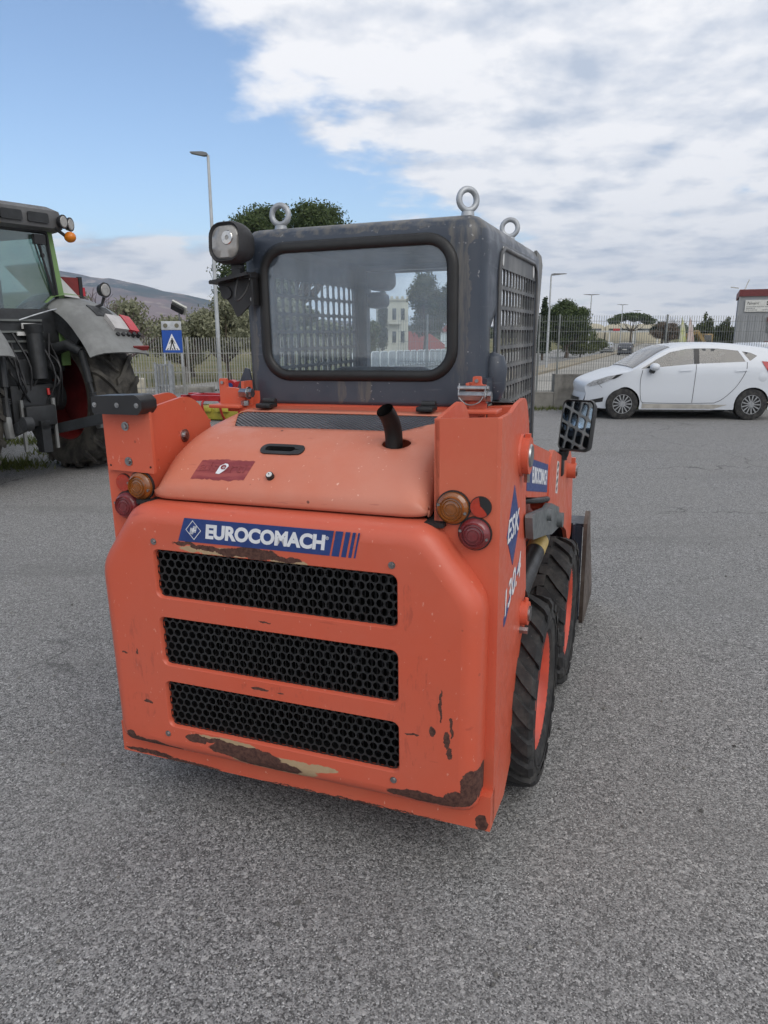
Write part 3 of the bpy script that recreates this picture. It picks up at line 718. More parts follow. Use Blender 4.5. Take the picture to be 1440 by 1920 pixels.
# rear work lamp on the left post
wl_ = empty('tmp'); bpy.data.objects.remove(wl_)
Ml = Matrix.Translation((-.424, .50, 1.906)) @ Euler((R(-4), 0, R(-6))).to_matrix().to_4x4()
sq = rrect(-.066, -.064, .066, .064, .045, 6); hb = MB()
def ringsq(k, y): return [(u * k, y, v * k) for u, v in sq]
hb.loft([ringsq(.88, -.035), ringsq(.99, -.045), ringsq(1.06, -.035), ringsq(1.08, .0), ringsq(1.0, .03), ringsq(.8, .06), ringsq(.35, .075)], cap=True); hb.xf(Ml)
wk = hb.build('work_lamp', M_blackm, cab, .9)
mb = MB().loft([ringsq(.87, -.034), ringsq(.80, -.042), ringsq(.4, -.0455), ringsq(.05, -.046)], cap=True).xf(Ml); mb.build('lens', M_lampglass, wk, .9)
mb = MB().lathe([(-.047, .008), (-.0485, .022), (-.046, .024)], (.015, 0, .012), 'y', 16).xf(Ml); mb.build('bulb_cap', M_reflm, wk, .7)
mb = MB(); mb.box((-.424, .53, 1.826), (.036, .03, .05)); mb.box((-.415, .56, 1.80), (.09, .075, .014)); mb.box((-.405, .512, 1.829), (.022, .004, .01)); mb.build('lamp_bracket', M_black, wk, 0)
bxm = MB(); bxm.prism([(-.530, 1.790), (-.39, 1.812), (-.372, 1.815), (-.372, 1.70), (-.40, 1.70), (-.44, 1.665), (-.455, 1.66), (-.475, 1.70), (-.520, 1.755)], .555, .562, 'y'); bxm.prism([(-.530, 1.786), (-.372, 1.811), (-.372, 1.800), (-.530, 1.775)], .50, .60, 'y')
bxm.box((-.378, .565, 1.755), (.010, .05, .115)); bxm.cyl((-.492, .548, 1.745), (-.492, .556, 1.745), .022, n=16); bk = bxm.build('lamp_mount', M_black, cab, .4)
MB().tube(smooth_line([(-.42, .535, 1.82), (-.43, .51, 1.74), (-.415, .50, 1.715), (-.395, .52, 1.74), (-.385, .55, 1.79)], 6), .004, 6).build('lamp_cable', M_black, bk, .9)
for z in (1.79, 1.72): screw((-.384, .552, z), .006, bk, 'y', 'bolt', h=.005)
# gusset at the foot of the left post, filter canister behind the right post, rubber flap
MB().prism([(-.525, 1.35), (-.42, 1.35), (-.445, 1.47), (-.462, 1.475)], .60, .608, 'y').build('post_gusset', M_cab, cab, 0)
MB().prism([(.455, .60), (.455, .70), (.47, .70), (.47, .60)], 1.35, 1.44, 'z').build('post_foot', M_cab, cab, 0)
MB().lathe([(1.36, .001), (1.36, .03), (1.40, .045), (1.47, .05), (1.51, .038), (1.525, .001)], (.462, .735, 0), 'z', 20).build('filter_canister', M_cab, SK, .8)
MB().add([(.435, .60, 1.362), (.56, .70, 1.352), (.56, .80, 1.330), (.435, .80, 1.38)], [(0, 1, 2, 3)]).build('rubber_flap', M_blackm, SK, 0, normals=False)
MB().box((.52, .70, 1.28), (.10, .16, .13)).build('side_box', M_or, SK, 0)
# seat, grab bar and front lamps
st_ = MB(); st_.box((0, 1.07, 1.12), (.44, .42, .12), bev=.04); st_.box((0, .86, 1.30), (.42, .10, .34), (R(10), 0, 0), bev=.04); st_.build('seat', M_vinyl, SK, .6)
MB().tube(smooth_line([(-.30, .85, 1.34), (-.31, 1.15, 1.40), (-.28, 1.45, 1.33), (0, 1.52, 1.28), (.28, 1.45, 1.33), (.31, 1.15, 1.40), (.30, .85, 1.34)], 6), .014, 8).build('grab_bar', M_black, SK, .9)
for x in (-.30, .30): MB().tube([(x, 1.35, 1.0), (x, 1.36, 1.22), (x * .97, 1.34, 1.36)], [.012, .012, .02], 8).build('control_lever', M_black, SK, .8)
for z, rr_, xx in ((1.862, .066, -.352), (1.762, .050, -.372)):
    l_ = MB(); l_.loft([[(xx + u * k * rr_ / .064, y, z + v * k * rr_ / .064 * .8) for u, v in sq] for k, y in ((.45, 1.70), (.85, 1.72), (1.0, 1.75), (1.0, 1.82), (.92, 1.825))], cap=True); l_ = l_.build('front_lamp', M_black, cab, .8)
MB().box((-.37, 1.76, 1.925), (.05, .05, .05)).build('front_lamp_bracket', M_black, cab, 0)

# --- lift arms, links, cylinders, bucket, mirror
ARM = [(.31, 1.29), (.45, 1.255), (1.0, 1.135), (1.0, .955), (.45, 1.075), (.31, 1.17)]
FRT = round_poly([(.93, .905), (.95, 1.115), (1.04, 1.140), (1.34, 1.065), (1.42, 1.045), (1.50, 1.075), (1.66, 1.040), (1.80, .95), (1.87, .58), (1.73, .56), (1.62, .66), (1.42, .745), (1.12, .80)], [.02, .05, .04, .02, .02, .03, .05, .06, .02, .02, .05, .08, .03], 4)
for s in (1, -1):
    a = MB(); a.prism(ARM, s * .575, s * .640, 'x'); a.prism(FRT, s * .628, s * .646, 'x'); a.prism([(.95, 1.0), (1.5, .95), (1.8, .85), (1.8, .7), (1.3, .78), (.95, .92)], s * .575, s * .6285, 'x')
    a = a.build('lift_arm', M_or, SK, .4)
    b = MB().cyl((s * .640, 1.56, .965), (s * .685, 1.56, .965), .036, n=20); b.box((s * .672, 1.56, 1.010), (.018, .02, .03)); b = b.build('arm_boss', M_or, a, .5)
    MB().cyl((s * .684, 1.56, .965), (s * .692, 1.56, .965), .026, n=16).build('pivot_pin', M_steel, b, .5)
    if s > 0:
        k = MB().prism([(.44, 1.098), (.925, .992), (.925, 1.100), (.44, 1.206)], .640, .6412, 'x').build('arm_sticker', M_blue, a, 0)
        text('lettering', 'EUROCOMACH', lambda u, v, d: (.6415 + d, .545 + u, 1.102 + v - u * .2185), .355, .058, M_white, k, bold=.028, shear=.1, spacing=.93)
        pl = MB().prism([(1.14, .945), (1.20, .93), (1.225, 1.06), (1.165, 1.075)], .646, .6472, 'x').build('warning_sticker', M_whitem, a, 0)
        for q in range(4): MB().box((.6476, 1.168 + .006 * q, .958 + .031 * q), (.0006, .036, .017), (R(14), 0, 0)).build('warning_print', M_dark if q % 2 else M_red, pl, 0)
    lk = MB(); lk.prism(round_poly([(.36, 1.04), (.74, .975), (.82, .975), (1.06, .905), (1.09, .815), (.86, .845), (.70, .885), (.40, .95)], .015, 3), s * .650, s * .674, 'x'); lk.cyl((s * .645, .72, .955), (s * .69, .72, .955), .022, n=16); lk.cyl((s * .645, 1.03, .86), (s * .695, 1.03, .86), .030, n=16); lk.build('guide_link', M_grey, SK, .4)
    cy = MB(); cy.cyl((s * .618, .46, .735), (s * .618, .98, .800), .036, n=18); cy.cyl((s * .618, .97, .799), (s * .618, 1.20, .828), .019, n=12); cy.cyl((s * .618, .40, .727), (s * .618, .47, .736), .028, n=14); cy = cy.build('lift_cylinder', M_black, SK, .5)
    MB().cyl((s * .618, .82, .780), (s * .618, .93, .7938), .0366, n=18, caps=False).build('cylinder_label', M_yel, cy, .8)
    MB().tube(smooth_line([(s * .60, .45, 1.06), (s * .64, .7, 1.01), (s * .64, .95, .96), (s * .61, 1.0, .93)], 6), .011, 8).build('hydraulic_hose', M_black, SK, .9)
# mirror on the right arm
mf = MB(); mr = rrect(.636, 1.098, .772, 1.312, .022, 4); mcx, mcz = .704, 1.205
def mring(k, y): return [(mcx + (u - mcx) * k, y, mcz + (v - mcz) * k) for u, v in mr]
mf.loft([mring(.93, 1.288), mring(.99, 1.284), mring(1.02, 1.30), mring(.95, 1.335), mring(.6, 1.35)], cap=True)
MM = Matrix.Translation((mcx, 1.30, mcz)) @ Euler((R(-13), 0, R(-16))).to_matrix().to_4x4() @ Matrix.Translation((-mcx, -1.30, -mcz)); mf.xf(MM)
mf.tube(smooth_line([(.655, 1.325, 1.12), (.652, 1.33, 1.085), (.642, 1.33, 1.06)], 4), .022, 10)
for k in range(4): mf.cyl((.642, 1.33, 1.052 + k * .010), (.642, 1.33, 1.058 + k * .010), .025, n=12)
mf.box((.630, 1.33, 1.02), (.05, .05, .075), bev=.006); mf = mf.build('mirror', M_black, SK, .6)
MB().add(mring(.925, 1.2865), [list(range(len(mr)))]).xf(MM).build('mirror_glass', M_mirror, mf, 0, normals=False)
# bucket: back plate, floor, side cheeks with wear edge, top lip
bk = MB(); bk.box((0, 1.905, .36), (1.40, .02, .50)); bk.box((0, 1.99, .615), (1.42, .17, .018)); bk.box((0, 2.18, .085), (1.42, .56, .02), (R(-4), 0, 0))
bk.box((0, 1.87, .40), (.9, .06, .3)); bk = bk.build('bucket', M_navy, SK, .4)
for s in (-1, 1):
    MB().prism(round_poly([(1.89, .075), (2.0, .06), (2.46, .05), (2.46, .11), (2.08, .58), (2.05, .66), (1.97, .68), (1.89, .63)], [.03, .01, .005, .02, .03, .01, .01, .01], 3), s * .705, s * .725, 'x').build('cheek', M_worn, bk, .4)
    MB().box((s * .66, 1.88, .37), (.012, .05, .52)).build('rib', M_navy, bk, 0)
    MB().prism(round_poly([(1.72, .50), (1.90, .46), (1.92, .66), (1.86, .72), (1.76, .70)], .03, 3), s * .60, s * .625, 'x').build('coupler_plate', M_navy, bk, .4)
MB().box((0, 2.47, .05), (1.44, .10, .018)).build('cutting_edge', M_worn, bk, 0)

# --- wheels
def tyre_mesh(mb, R0, rim, w, bulge=.012):
    h = w / 2; pr = [(-h * .80, rim), (-h * .93, rim + .018), (-h * 1.0, (R0 + rim) / 2), (-h * .98, R0 - .05), (-h * .90, R0 - .026), (-h * .6, R0 - .018), (0, R0 - .015), (h * .6, R0 - .018), (h * .90, R0 - .026), (h * .98, R0 - .05), (h * 1.0, (R0 + rim) / 2), (h * .93, rim + .018), (h * .80, rim)]
    mb.lathe(pr, (0, 0, 0), 'x', 56)
def lug(mb, path, R0, h, wid, rcurve):
    """block following path of (axial, angle, tread drop)"""
    rings = []
    for a, th in path:
        ro = R0 - rcurve(a); ri = ro - h
        ring = []
        for r_, dw in ((ri, wid * .62), (ro, wid * .5), (ro, -wid * .5), (ri, -wid * .62)):
            t_ = th + dw / r_; ring.append((a, r_ * math.cos(t_), r_ * math.sin(t_)))
        rings.append(ring)
    mb.loft(rings, close_u=True, cap=True)
TR, TW = .343, .215
ty = MB(); tyre_mesh(ty, TR, .205, TW)
rc = lambda a: .010 * (abs(a) / (TW / 2)) ** 2 + max(0, abs(a) - TW * .44) * .9
for s in (-1, 1):
    for k in range(19):
        th = 2 * PI * (k + (.5 if s > 0 else 0)) / 19; h = TW / 2
        lug(ty, [(s * a * h, th + s * 0 + b) for a, b in ((-.14, -.02), (.22, .0), (.30, .03), (.62, .15), (.90, .24), (1.03, .275))], TR, .026, .052, rc)
ty.lathe([(TW * .505, .262), (TW * .515, .268), (TW * .505, .274)], (0, 0, 0), 'x', 56)
tyre_me = ty.mesh('tyre', M_tyre, .5)
rm = MB(); rm.lathe([(-.09, .207), (-.085, .222), (-.078, .207), (-.05, .196), (.0, .178), (.045, .186), (.078, .205), (.086, .222), (.092, .214), (.084, .200), (.052, .178), (.0, .170), (-.03, .168), (-.035, .12), (-.03, .06), (-.02, .055), (-.02, .001)], (0, 0, 0), 'x', 48); rim_me = rm.mesh('wheel', M_rim, .6)
nut_me = MB().cyl((-.034, .142, 0), (-.006, .142, 0), .012, n=6).mesh('wheel_nut', M_steel, .4)
va = MB().cyl((-.02, .155, -.02), (.02, .163, -.021), .006, n=8); valve_me = va.mesh('valve', M_black, .5)
for s in (1, -1):
    for yy in (.60, 1.405):
        x = s * .602; w_ = link('wheel', rim_me, SK); w_.location = (x, yy, TR - .004 - x * .0157); w_.rotation_euler = (R(37 * yy + 11 * s), 0, 0 if s > 0 else PI)
        link('tyre', tyre_me, w_);  link('valve', valve_me, w_)
        for k in range(6): link('wheel_nut', nut_me, w_).rotation_euler = (2 * PI * k / 6, 0, 0)
mb = MB(); mb.cyl((-.5, .60, .34), (.5, .60, .34), .09, n=16); mb.cyl((-.5, 1.405, .34), (.5, 1.405, .34), .09, n=16); mb.build('axles', M_or, SK, .5)

# ------------------------------------------------------------------ ground, road, terrain
t = NT('asphalt'); v1 = t.node('ShaderNodeTexVoronoi', {'Vector': t.co, 'Scale': 105.}); v2 = t.node('ShaderNodeTexVoronoi', {'Vector': t.co, 'Scale': 250.}); v3 = t.noise(420, 2, .6)
g1 = t.node('ShaderNodeSeparateColor', {0: v1.outputs['Color']}).outputs[0]; g2 = t.node('ShaderNodeSeparateColor', {0: v2.outputs['Color']}).outputs[1]
v = t.math('ADD', t.math('ADD', t.math('MULTIPLY', g1, .28), t.math('MULTIPLY', g2, .50)), t.math('MULTIPLY', v3.outputs['Fac'], .22))
c = t.mix(t.rng(v, .18, .82), (.062, .061, .061), (.345, .34, .332))
c = t.mix(t.rng(g1, .972, .98, 0, .55), c, (.50, .49, .47)); c = t.mix(t.rng(g2, .955, .965, 0, .7), c, (.58, .575, .56)); c = t.mix(t.rng(g2, .05, .03, 0, .75), c, (.03, .03, .03))
pt = t.noise(.55, 5, .6); c = t.mix(t.rng(pt.outputs['Fac'], .35, .7, 0, .40), c, (.215, .210, .198))
ln = t.noise(.9, 5, .6, t.vmap((.25, 1.6, 1))); c = t.mix(t.rng(ln.outputs['Fac'], .52, .72, 0, .30), c, (.105, .103, .10))
wp = t.node('ShaderNodeVectorMath', {0: t.co, 1: t.node('ShaderNodeVectorMath', {0: t.noise(2.2, 4).outputs['Color'], 'Scale': .5}, operation='SCALE').outputs[0]}, operation='ADD').outputs[0]
cr_ = t.node('ShaderNodeTexVoronoi', {'Vector': wp, 'Scale': .42}, feature='DISTANCE_TO_EDGE')
gate = t.noise(.35, 3); ck = t.math('MULTIPLY', t.rng(cr_.outputs['Distance'], .006, .002), t.rng(gate.outputs['Fac'], .5, .58)); c = t.mix(t.math('MULTIPLY', ck, .6), c, (.045, .045, .044))
oil = t.noise(1.6, 4, .6, t.vmap((1, 1, 1), (4.2, 1.3, 0))); c = t.mix(t.rng(oil.outputs['Fac'], .68, .74, 0, .35), c, (.06, .06, .06))
t.set(col=c, rough=.88, spec=.25); h = t.math('ADD', t.math('MULTIPLY', v1.outputs['Distance'], -1.), t.math('MULTIPLY', v2.outputs['Distance'], -.5)); t.bump(h, .5, .006); M_asph = t.m
WALLY = lambda x: 15.35 + .04 * (x - 3.3)
YARD = [(-60, -30), (60, -30), (60, WALLY(30)), (30, WALLY(30)), (1.0, WALLY(1.0)), (-3, 17.0), (-5, 19.3), (-60, 24)]
MB().add([(x, y, 0) for x, y in YARD], [list(range(len(YARD)))]).build('yard_ground', M_asph, None, 0, 'structure', normals=False)
def zo(y): return -.32 - .0115 * (min(max(y, 15), 110) - 15)
def MID(y): return -7.4 + .385 * y
t = NT('dry grass ground'); n = t.noise(.25, 6, .65); n2 = t.noise(6, 5, .7)
c = t.mix(t.rng(n.outputs['Fac'], .35, .68), (.115, .125, .045), (.24, .20, .115)); c = t.mix(t.rng(n2.outputs['Fac'], .4, .7, 0, .4), c, (.075, .085, .035)); t.set(col=c, rough=.95, spec=.1); M_field = t.m
mb = MB(); ys = [13.5, 40, 75, 110, 400, 1500, 4200]
mb.loft([[(-5000, y, zo(y) - .006), (-200, y, zo(y) - .006), (200, y, zo(y) - .006), (5000, y, zo(y) - .006)] for y in ys], close_u=False, cap=False); mb.build('ground', M_field, None, 0, 'structure', normals=False)
M_road = plain('pale road asphalt', (.27, .265, .25), .9, var=.3, vs=.4, spec=.2)
M_apron = plain('concrete apron', (.34, .325, .29), .9, var=.28, vs=.5, spec=.2, vdet=7)
M_conc = plain('weathered concrete', (.25, .24, .215), .9, var=.6, vs=1.6, bump=.3, bs=40, col2=(.085, .08, .072), vdet=8)
M_line = plain('road paint', (.6, .6, .57), .8)
def strip(name, a, b, y0, y1, dz_, mat):
    mb = MB(); yy = [y0] + [y for y in (40, 75, 110) if y0 < y < y1] + [y1]
    mb.loft([[(MID(y) + a, y, zo(y) + dz_), (MID(y) + b, y, zo(y) + dz_)] for y in yy], close_u=False, cap=False); return mb.build(name, mat, None, 0, 'structure', normals=False)
strip('road', -8.5, -.9, 15.5, 260, .004, M_road); strip('service_road', .9, 9.5, 15.5, 230, .004, M_apron)
mb = MB()
for y in (40, 75, 110, 200): pass
mb.loft([[(MID(y) - .9, y, zo(y)), (MID(y) - .9, y, zo(y) + .12), (MID(y) + .9, y, zo(y) + .12), (MID(y) + .9, y, zo(y))] for y in (15.5, 40, 75, 110, 200)], close_u=False, cap=False); mb.build('median', plain('median dirt', (.30, .26, .19), .95, var=.3, vs=1.5), None, 0, 'structure', normals=False)
strip('road_marking', -4.75, -4.62, 15.5, 200, .008, M_line); strip('road_marking', -1.25, -1.1, 15.5, 200, .008, M_line)
strip('pavement', -11.5, -8.5, 15.5, 200, .05, plain('pavement concrete', (.30, .29, .27), .9, var=.25, vs=.7))

# distant hills
t = NT('heath hillside'); n = t.noise(.0022, 8, .62); n2 = t.noise(.012, 6, .65)
c = t.mix(t.rng(n.outputs['Fac'], .38, .62), (.24, .17, .15), (.055, .075, .06)); c = t.mix(t.rng(n2.outputs['Fac'], .54, .64, 0, .8), c, (.40, .33, .27)); t.set(col=c, rough=1., spec=0.); M_hill = t.m
def hills():
    mb = MB(); rng = np.random.RandomState(3); D = 3000
    # ridge line measured as (bearing tangent, rise tangent)
    prof = [(-1.4, .05), (-1.0, .085), (-.80, .088), (-.62, .094), (-.52, .098), (-.48, .100), (-.44, .094), (-.40, .084), (-.36, .078), (-.33, .070), (-.27, .058), (-.22, .044), (-.17, .034), (-.10, .022), (0, .014), (.15, .010), (.5, .004), (1.2, .002)]
    U = np.linspace(-1.4, 1.2, 220); base = np.interp(U, [p[0] for p in prof], [p[1] for p in prof])
    def nz(u, f, s): return np.interp(u * f % 64, np.arange(65), np.random.RandomState(s).uniform(-1, 1, 65))
    rows = []
    for j, k in enumerate(np.linspace(0, 1, 26)):
        dist = D * (.62 + .45 * k); env = k ** .8 * (1 if k < .86 else 1 - (k - .86) * 1.2)
        rough = sum(nz(U + 40 + 3.3 * k * (1 + q * .6), 14 * 2 ** q, q + 5) * .014 * .55 ** q for q in range(4)) * math.sin(PI * min(k, 1)) ** .8 * min(1, .35 + k)
        hgt = (base * env + rough * np.clip(base / .08, 0, 1) * .42) * D
        rows.append([(u * dist, dist, -3 + max(0, h)) for u, h in zip(U, hgt)])
    mb.loft(rows, close_u=False, cap=False); return mb.build('hills', M_hill, None, 3.14, 'structure', normals=False)
hills()

# ------------------------------------------------------------------ walls and fences
def P2(a, b, s): return (a[0] + (b[0] - a[0]) * s, a[1] + (b[1] - a[1]) * s)
def wall_run(name, a, b, h, th, z0, mat, label, cat):
    e = empty(name, (a[0], a[1], 0), (0, 0, math.atan2(b[1] - a[1], b[0] - a[0]))); L = math.dist(a, b)
    mb = MB(); nseg = max(2, int(L / .35)); rnd = random.Random(5)
    top = [(L * i / nseg, h + rnd.uniform(-.008, .008)) for i in range(nseg + 1)]
    mb.prism([(0, z0), (L, z0)] + top[::-1], 0, th, 'y'); mb.build('wall_body', mat, e, 0)
    mb = MB(); mb.box((L / 2, th / 2, h + .012), (L, th + .02, .03)); mb.build('coping', mat, e, 0)
    return tag(e, label, cat)
wall_run('concrete_wall', (3.62, WALLY(3.62)), (22, WALLY(22)), .70, .22, -.6, M_conc, 'tall stained concrete retaining wall behind the white hatchback', 'wall')
wall_run('concrete_wall', (.2, WALLY(.2) + .02), (3.615, WALLY(3.615) + .02), .33, .20, -.6, M_conc, 'low mossy concrete wall step left of the white hatchback', 'wall')
t = NT('moss'); n = t.noise(20, 5); t.set(col=t.mix(n.outputs['Fac'], (.09, .10, .035), (.17, .15, .08)), rough=1.); M_moss = t.m
def wire_fence(name, a, b, z0, z1, dxv, dzh, r, posts, mat, label, pr=.03, z0f=None):
    ang = math.atan2(b[1] - a[1], b[0] - a[0]); L = math.dist(a, b); e = empty(name, (a[0], a[1], 0), (0, 0, ang))
    mb = MB(); k = 0
    for i in range(int(L / dxv) + 1):
        zb = z0f(i * dxv) if z0f else z0; mb.box((i * dxv, 0, (zb + z1) / 2), (r * 2, r * 2, z1 - zb))
    for j in range(int((z1 - z0) / dzh) + 1): mb.box((L / 2, r * 2.1, z0 + .03 + j * dzh), (L, r * 2, r * 2.4))
    mb.build('wire_mesh', mat, e, 0, kind='stuff', normals=False)
    for s in posts:
        zb = z0f(s) if z0f else z0; MB().box((s, -.03, (zb + z1) / 2 - .02), (pr * 2, .04, z1 - zb + .08)).build('post', mat, e, 0)
    return tag(e, label, 'fence')
M_fence = plain('weathered fence wire', (.20, .21, .20), .6, .3, var=.3)
wf0 = (.3, WALLY(.3) + .10)
wire_fence('mesh_fence', wf0, (22, WALLY(22) + .10), .35, 1.93, .052, .205, .0030, [.6, 2.95, 3.37, 5.65, 8.2, 10.7, 13.2], M_fence, 'welded wire mesh fence standing on the concrete wall', .016, lambda s: .35 if s < 3.35 else .71)
M_fgalv = plain('galvanised fence bars', (.36, .36, .34), .55, .4, var=.25)
wire_fence('bar_fence', (-10.5, 23.4), (-1.0, 24.4), -.35, 1.42, .085, .62, .011, [4.15, 6.65, 9.1], M_fgalv, 'tall galvanised upright bar fence before the olive trees', .03)
wire_fence('bar_fence', (-9.6, 19.0), (-5.15, 19.15), -.30, .70, .11, .42, .008, [4.35, 2.2], M_fgalv, 'low galvanised bar fence beyond the green tractor', .03)
# stack of galvanised gratings leaning at the gap
e = empty('steel_grating_stack', (-5.68, 18.7, -.25)); mb = MB()
for i in range(3):
    for k in range(6): mb.box((-.21 + k * .085, i * .06, .52), (.03 if k in (0, 5) else .014, .02, 1.08 - .04 * i))
    for z in (.02, .5, 1.02): mb.box((0, i * .06 + .012, z), (.44, .01, .03))
mb.build('grating', M_galv, e, 0, kind='stuff'); MB().box((.19, -.03, .55), (.07, .03, 1.16)).build('upright', M_galv, e, 0); MB().box((-.19, -.03, .53), (.06, .03, 1.12)).build('upright', M_galv, e, 0)
tag(e, 'galvanised steel gratings stacked upright by the crossing sign', 'gratings')
for (x, y, w, h, a, nm, lab) in ((-5.3, 20.2, 1.1, .42, .1, 'concrete_block', 'long pale concrete block beside the gratings'), (-4.1, 20.6, .9, .36, -.2, 'concrete_block', 'short dark concrete block under the lamp post'), (-7.0, 20.6, .35, .62, 0, 'utility_box', 'cream utility cabinet behind the low bar fence')):
    o = MB().box((0, 0, h / 2), (w, .4, h), bev=.03).build(nm, {'utility_box': plain('cream box', (.50, .46, .36), .6)}.get(nm, M_conc), None, .5); o.location = (x, y, -.3); o.rotation_euler = (0, 0, a); tag(o, lab, 'cabinet' if nm == 'utility_box' else 'block')
# white railings along the far side of the road, each panel a rounded frame
M_wht = plain('white painted metal', (.66, .67, .66), .5, var=.12)
e = empty('white_railing', (0, 0, 0)); ys_ = np.arange(41, 68, 1.35)
for i, y in enumerate(ys_):
    x = MID(y) - 10.2; z = zo(y) + .05; d = Vector((.385, 1, 0)).normalized()
    fr = rrect(.06, .08, 1.32, 1.02, .18, 3)
    MB().tube([Vector((x, y, z)) + d * u + Vector((0, 0, v)) for u, v in fr], .035, 5, closed=True).build('railing_frame', M_wht, e, .8)
    MB().add([tuple(Vector((x + .03, y, z)) + d * u + Vector((0, 0, v))) for u, v in fr], [list(range(len(fr)))]).build('railing_infill', plain('grey infill', (.33, .35, .36), .6) if i == 0 else bpy.data.materials['grey infill'], e, 0, normals=False)
tag(e, 'white railing of rounded frames along the far side of the road', 'railing')
# dark slat barrier on the right of the service road
M_brown = plain('dark brown slats', (.085, .072, .066), .7, var=.3); e = empty('slat_barrier', (0, 0, 0)); pts = [(13.2, 38), (17.2, 47), (22.5, 58.5), (27.5, 66), (34, 70.5)]
for i in range(len(pts) - 1):
    a, b = pts[i], pts[i + 1]; L = math.dist(a, b); n = int(L / .5)
    for k in range(n):
        x, y = P2(a, b, (k + .5) / n); MB().box((0, 0, .0), (L / n * .88, .05, 1.0)).build('slat', M_brown, e, 0); o = e.children[-1]; o.location = (x, y, -.22); o.rotation_euler = (0, 0, math.atan2(b[1] - a[1], b[0] - a[0]))
    a3 = Vector((*a, .30)); b3 = Vector((*b, .30)); MB().tube([a3, b3], .05, 6).build('top_rail', M_brown, e, .5)
tag(e, 'dark brown slatted barrier curving along the service road', 'barrier')

# ------------------------------------------------------------------ street lamps, crossing sign, flags
M_pole = plain('lamp post galvanised', (.46, .48, .49), .5, .35, var=.2, vs=3); M_head = plain('lamp head grey', (.16, .165, .17), .5)
def street_lamp(x, y, top, heads, label, r=.055, arm=.55):
    e = empty('street_lamp', (x, y, zo(y))); H_ = top - zo(y)
    MB().cyl((0, 0, 0), (0, 0, H_), r * 1.25, r * .7, 12).build('pole', M_pole, e, .6)
    for s in heads:
        h = MB(); h.prism(round_poly([(s * .02, H_ - .02), (s * .14, H_ - .03), (s * arm, H_ + .05), (s * arm, H_ + .085), (s * .16, H_ + .09), (s * .02, H_ + .06)] if s > 0 else [(s * .02, H_ + .06), (s * .16, H_ + .09), (s * arm, H_ + .085), (s * arm, H_ + .05), (s * .14, H_ - .03), (s * .02, H_ - .02)], .02, 2), -.10, .10, 'y'); h.build('lamp_head', M_head, e, .5)
    return tag(e, label, 'street lamp', 'street lamps along the road')
street_lamp(-5.55, 24.6, 7.0, (-1,), 'tall single-headed street lamp behind the bar fence and olive trees', .062)
street_lamp(MID(45) + .1, 45, 4.9, (1,), 'single-armed street lamp beside the cab guard', .06, .9)
street_lamp(MID(90) - 2.2, 90, 5.9, (-1, 1), 'double-headed street lamp on the median beside the round pine', .08, .95)
street_lamp(MID(130) - .9, 130, 6.15, (-1, 1), 'double-headed street lamp on the median before the umbrella pine', .09, .95)
street_lamp(MID(175) - .2, 175, 6.4, (-1, 1), 'most distant double-headed street lamp beyond the umbrella pine', .10, 1.0)
M_sblue = plain('sign blue', (.012, .075, .36), .4, var=.1); M_sback = plain('sign grey', (.50, .52, .54), .5)
e = empty('crossing_sign', (-6.05, 21, -.2))
for x in (-.26, .24): MB().cyl((x, .03, 0), (x, .03, 2.05), .03, n=10).build('sign_post', M_pole, e, .6)
MB().box((0, 0, 1.97), (.56, .05, .24), bev=.01).build('flasher_panel', M_sback, e, .5)
for x in (-.16, .16): MB().cyl((x, -.026, 1.97), (x, -.036, 1.97), .062, n=18).build('flasher', plain('flasher lens', (.16, .15, .10), .3) if x < 0 else MATS['flasher lens'], e, .5)
sp_ = MB().box((0, 0, 1.53), (.56, .03, .62)).build('sign_plate', M_sblue, e, 0)
MB().prism([(-.21, 1.29), (.21, 1.29), (0, 1.75)], -.018, -.0155, 'y').build('white_triangle', M_white, sp_, 0)
pg = MB()
pg.ball((0, -.019, 1.60), (.022, .002, .026), 10, 6); pg.prism([(-.035, 1.47), (.035, 1.47), (.03, 1.575), (-.03, 1.575)], -.0205, -.019, 'y')
for s in (-1, 1): pg.prism([(s * .0, 1.48), (s * .035, 1.47), (s * .085, 1.30), (s * .05, 1.30)], -.0205, -.019, 'y'); pg.prism([(s * .025, 1.57), (s * .04, 1.56), (s * .085, 1.47), (s * .07, 1.46)], -.0205, -.019, 'y')
pg.build('walking_figure', M_dark, sp_, 0)
for x in (-.15, -.075, 0.0, .075, .15): MB().prism([(x - .012, 1.295), (x + .012, 1.295), (x * .8 + .012, 1.345), (x * .8 - .012, 1.345)], -.0215, -.0205, 'y').build('stripe', M_dark, sp_, 0)
MB().cyl((.24, .03, 2.05), (.24, .03, 2.34), .025, n=8).build('panel_post', M_head, e, .5)
q = MB().box((.26, .0, 2.46), (.44, .05, .34), (R(48), R(28), 0)).build('solar_panel', plain('panel frame', (.55, .55, .5), .4), e, 0); MB().box((.22, -.03, 2.44), (.36, .10, .22), (R(48), R(28), 0)).build('battery_box', M_dark, e, 0)
tag(e, 'blue pedestrian crossing sign with flashers and a small solar panel', 'sign')
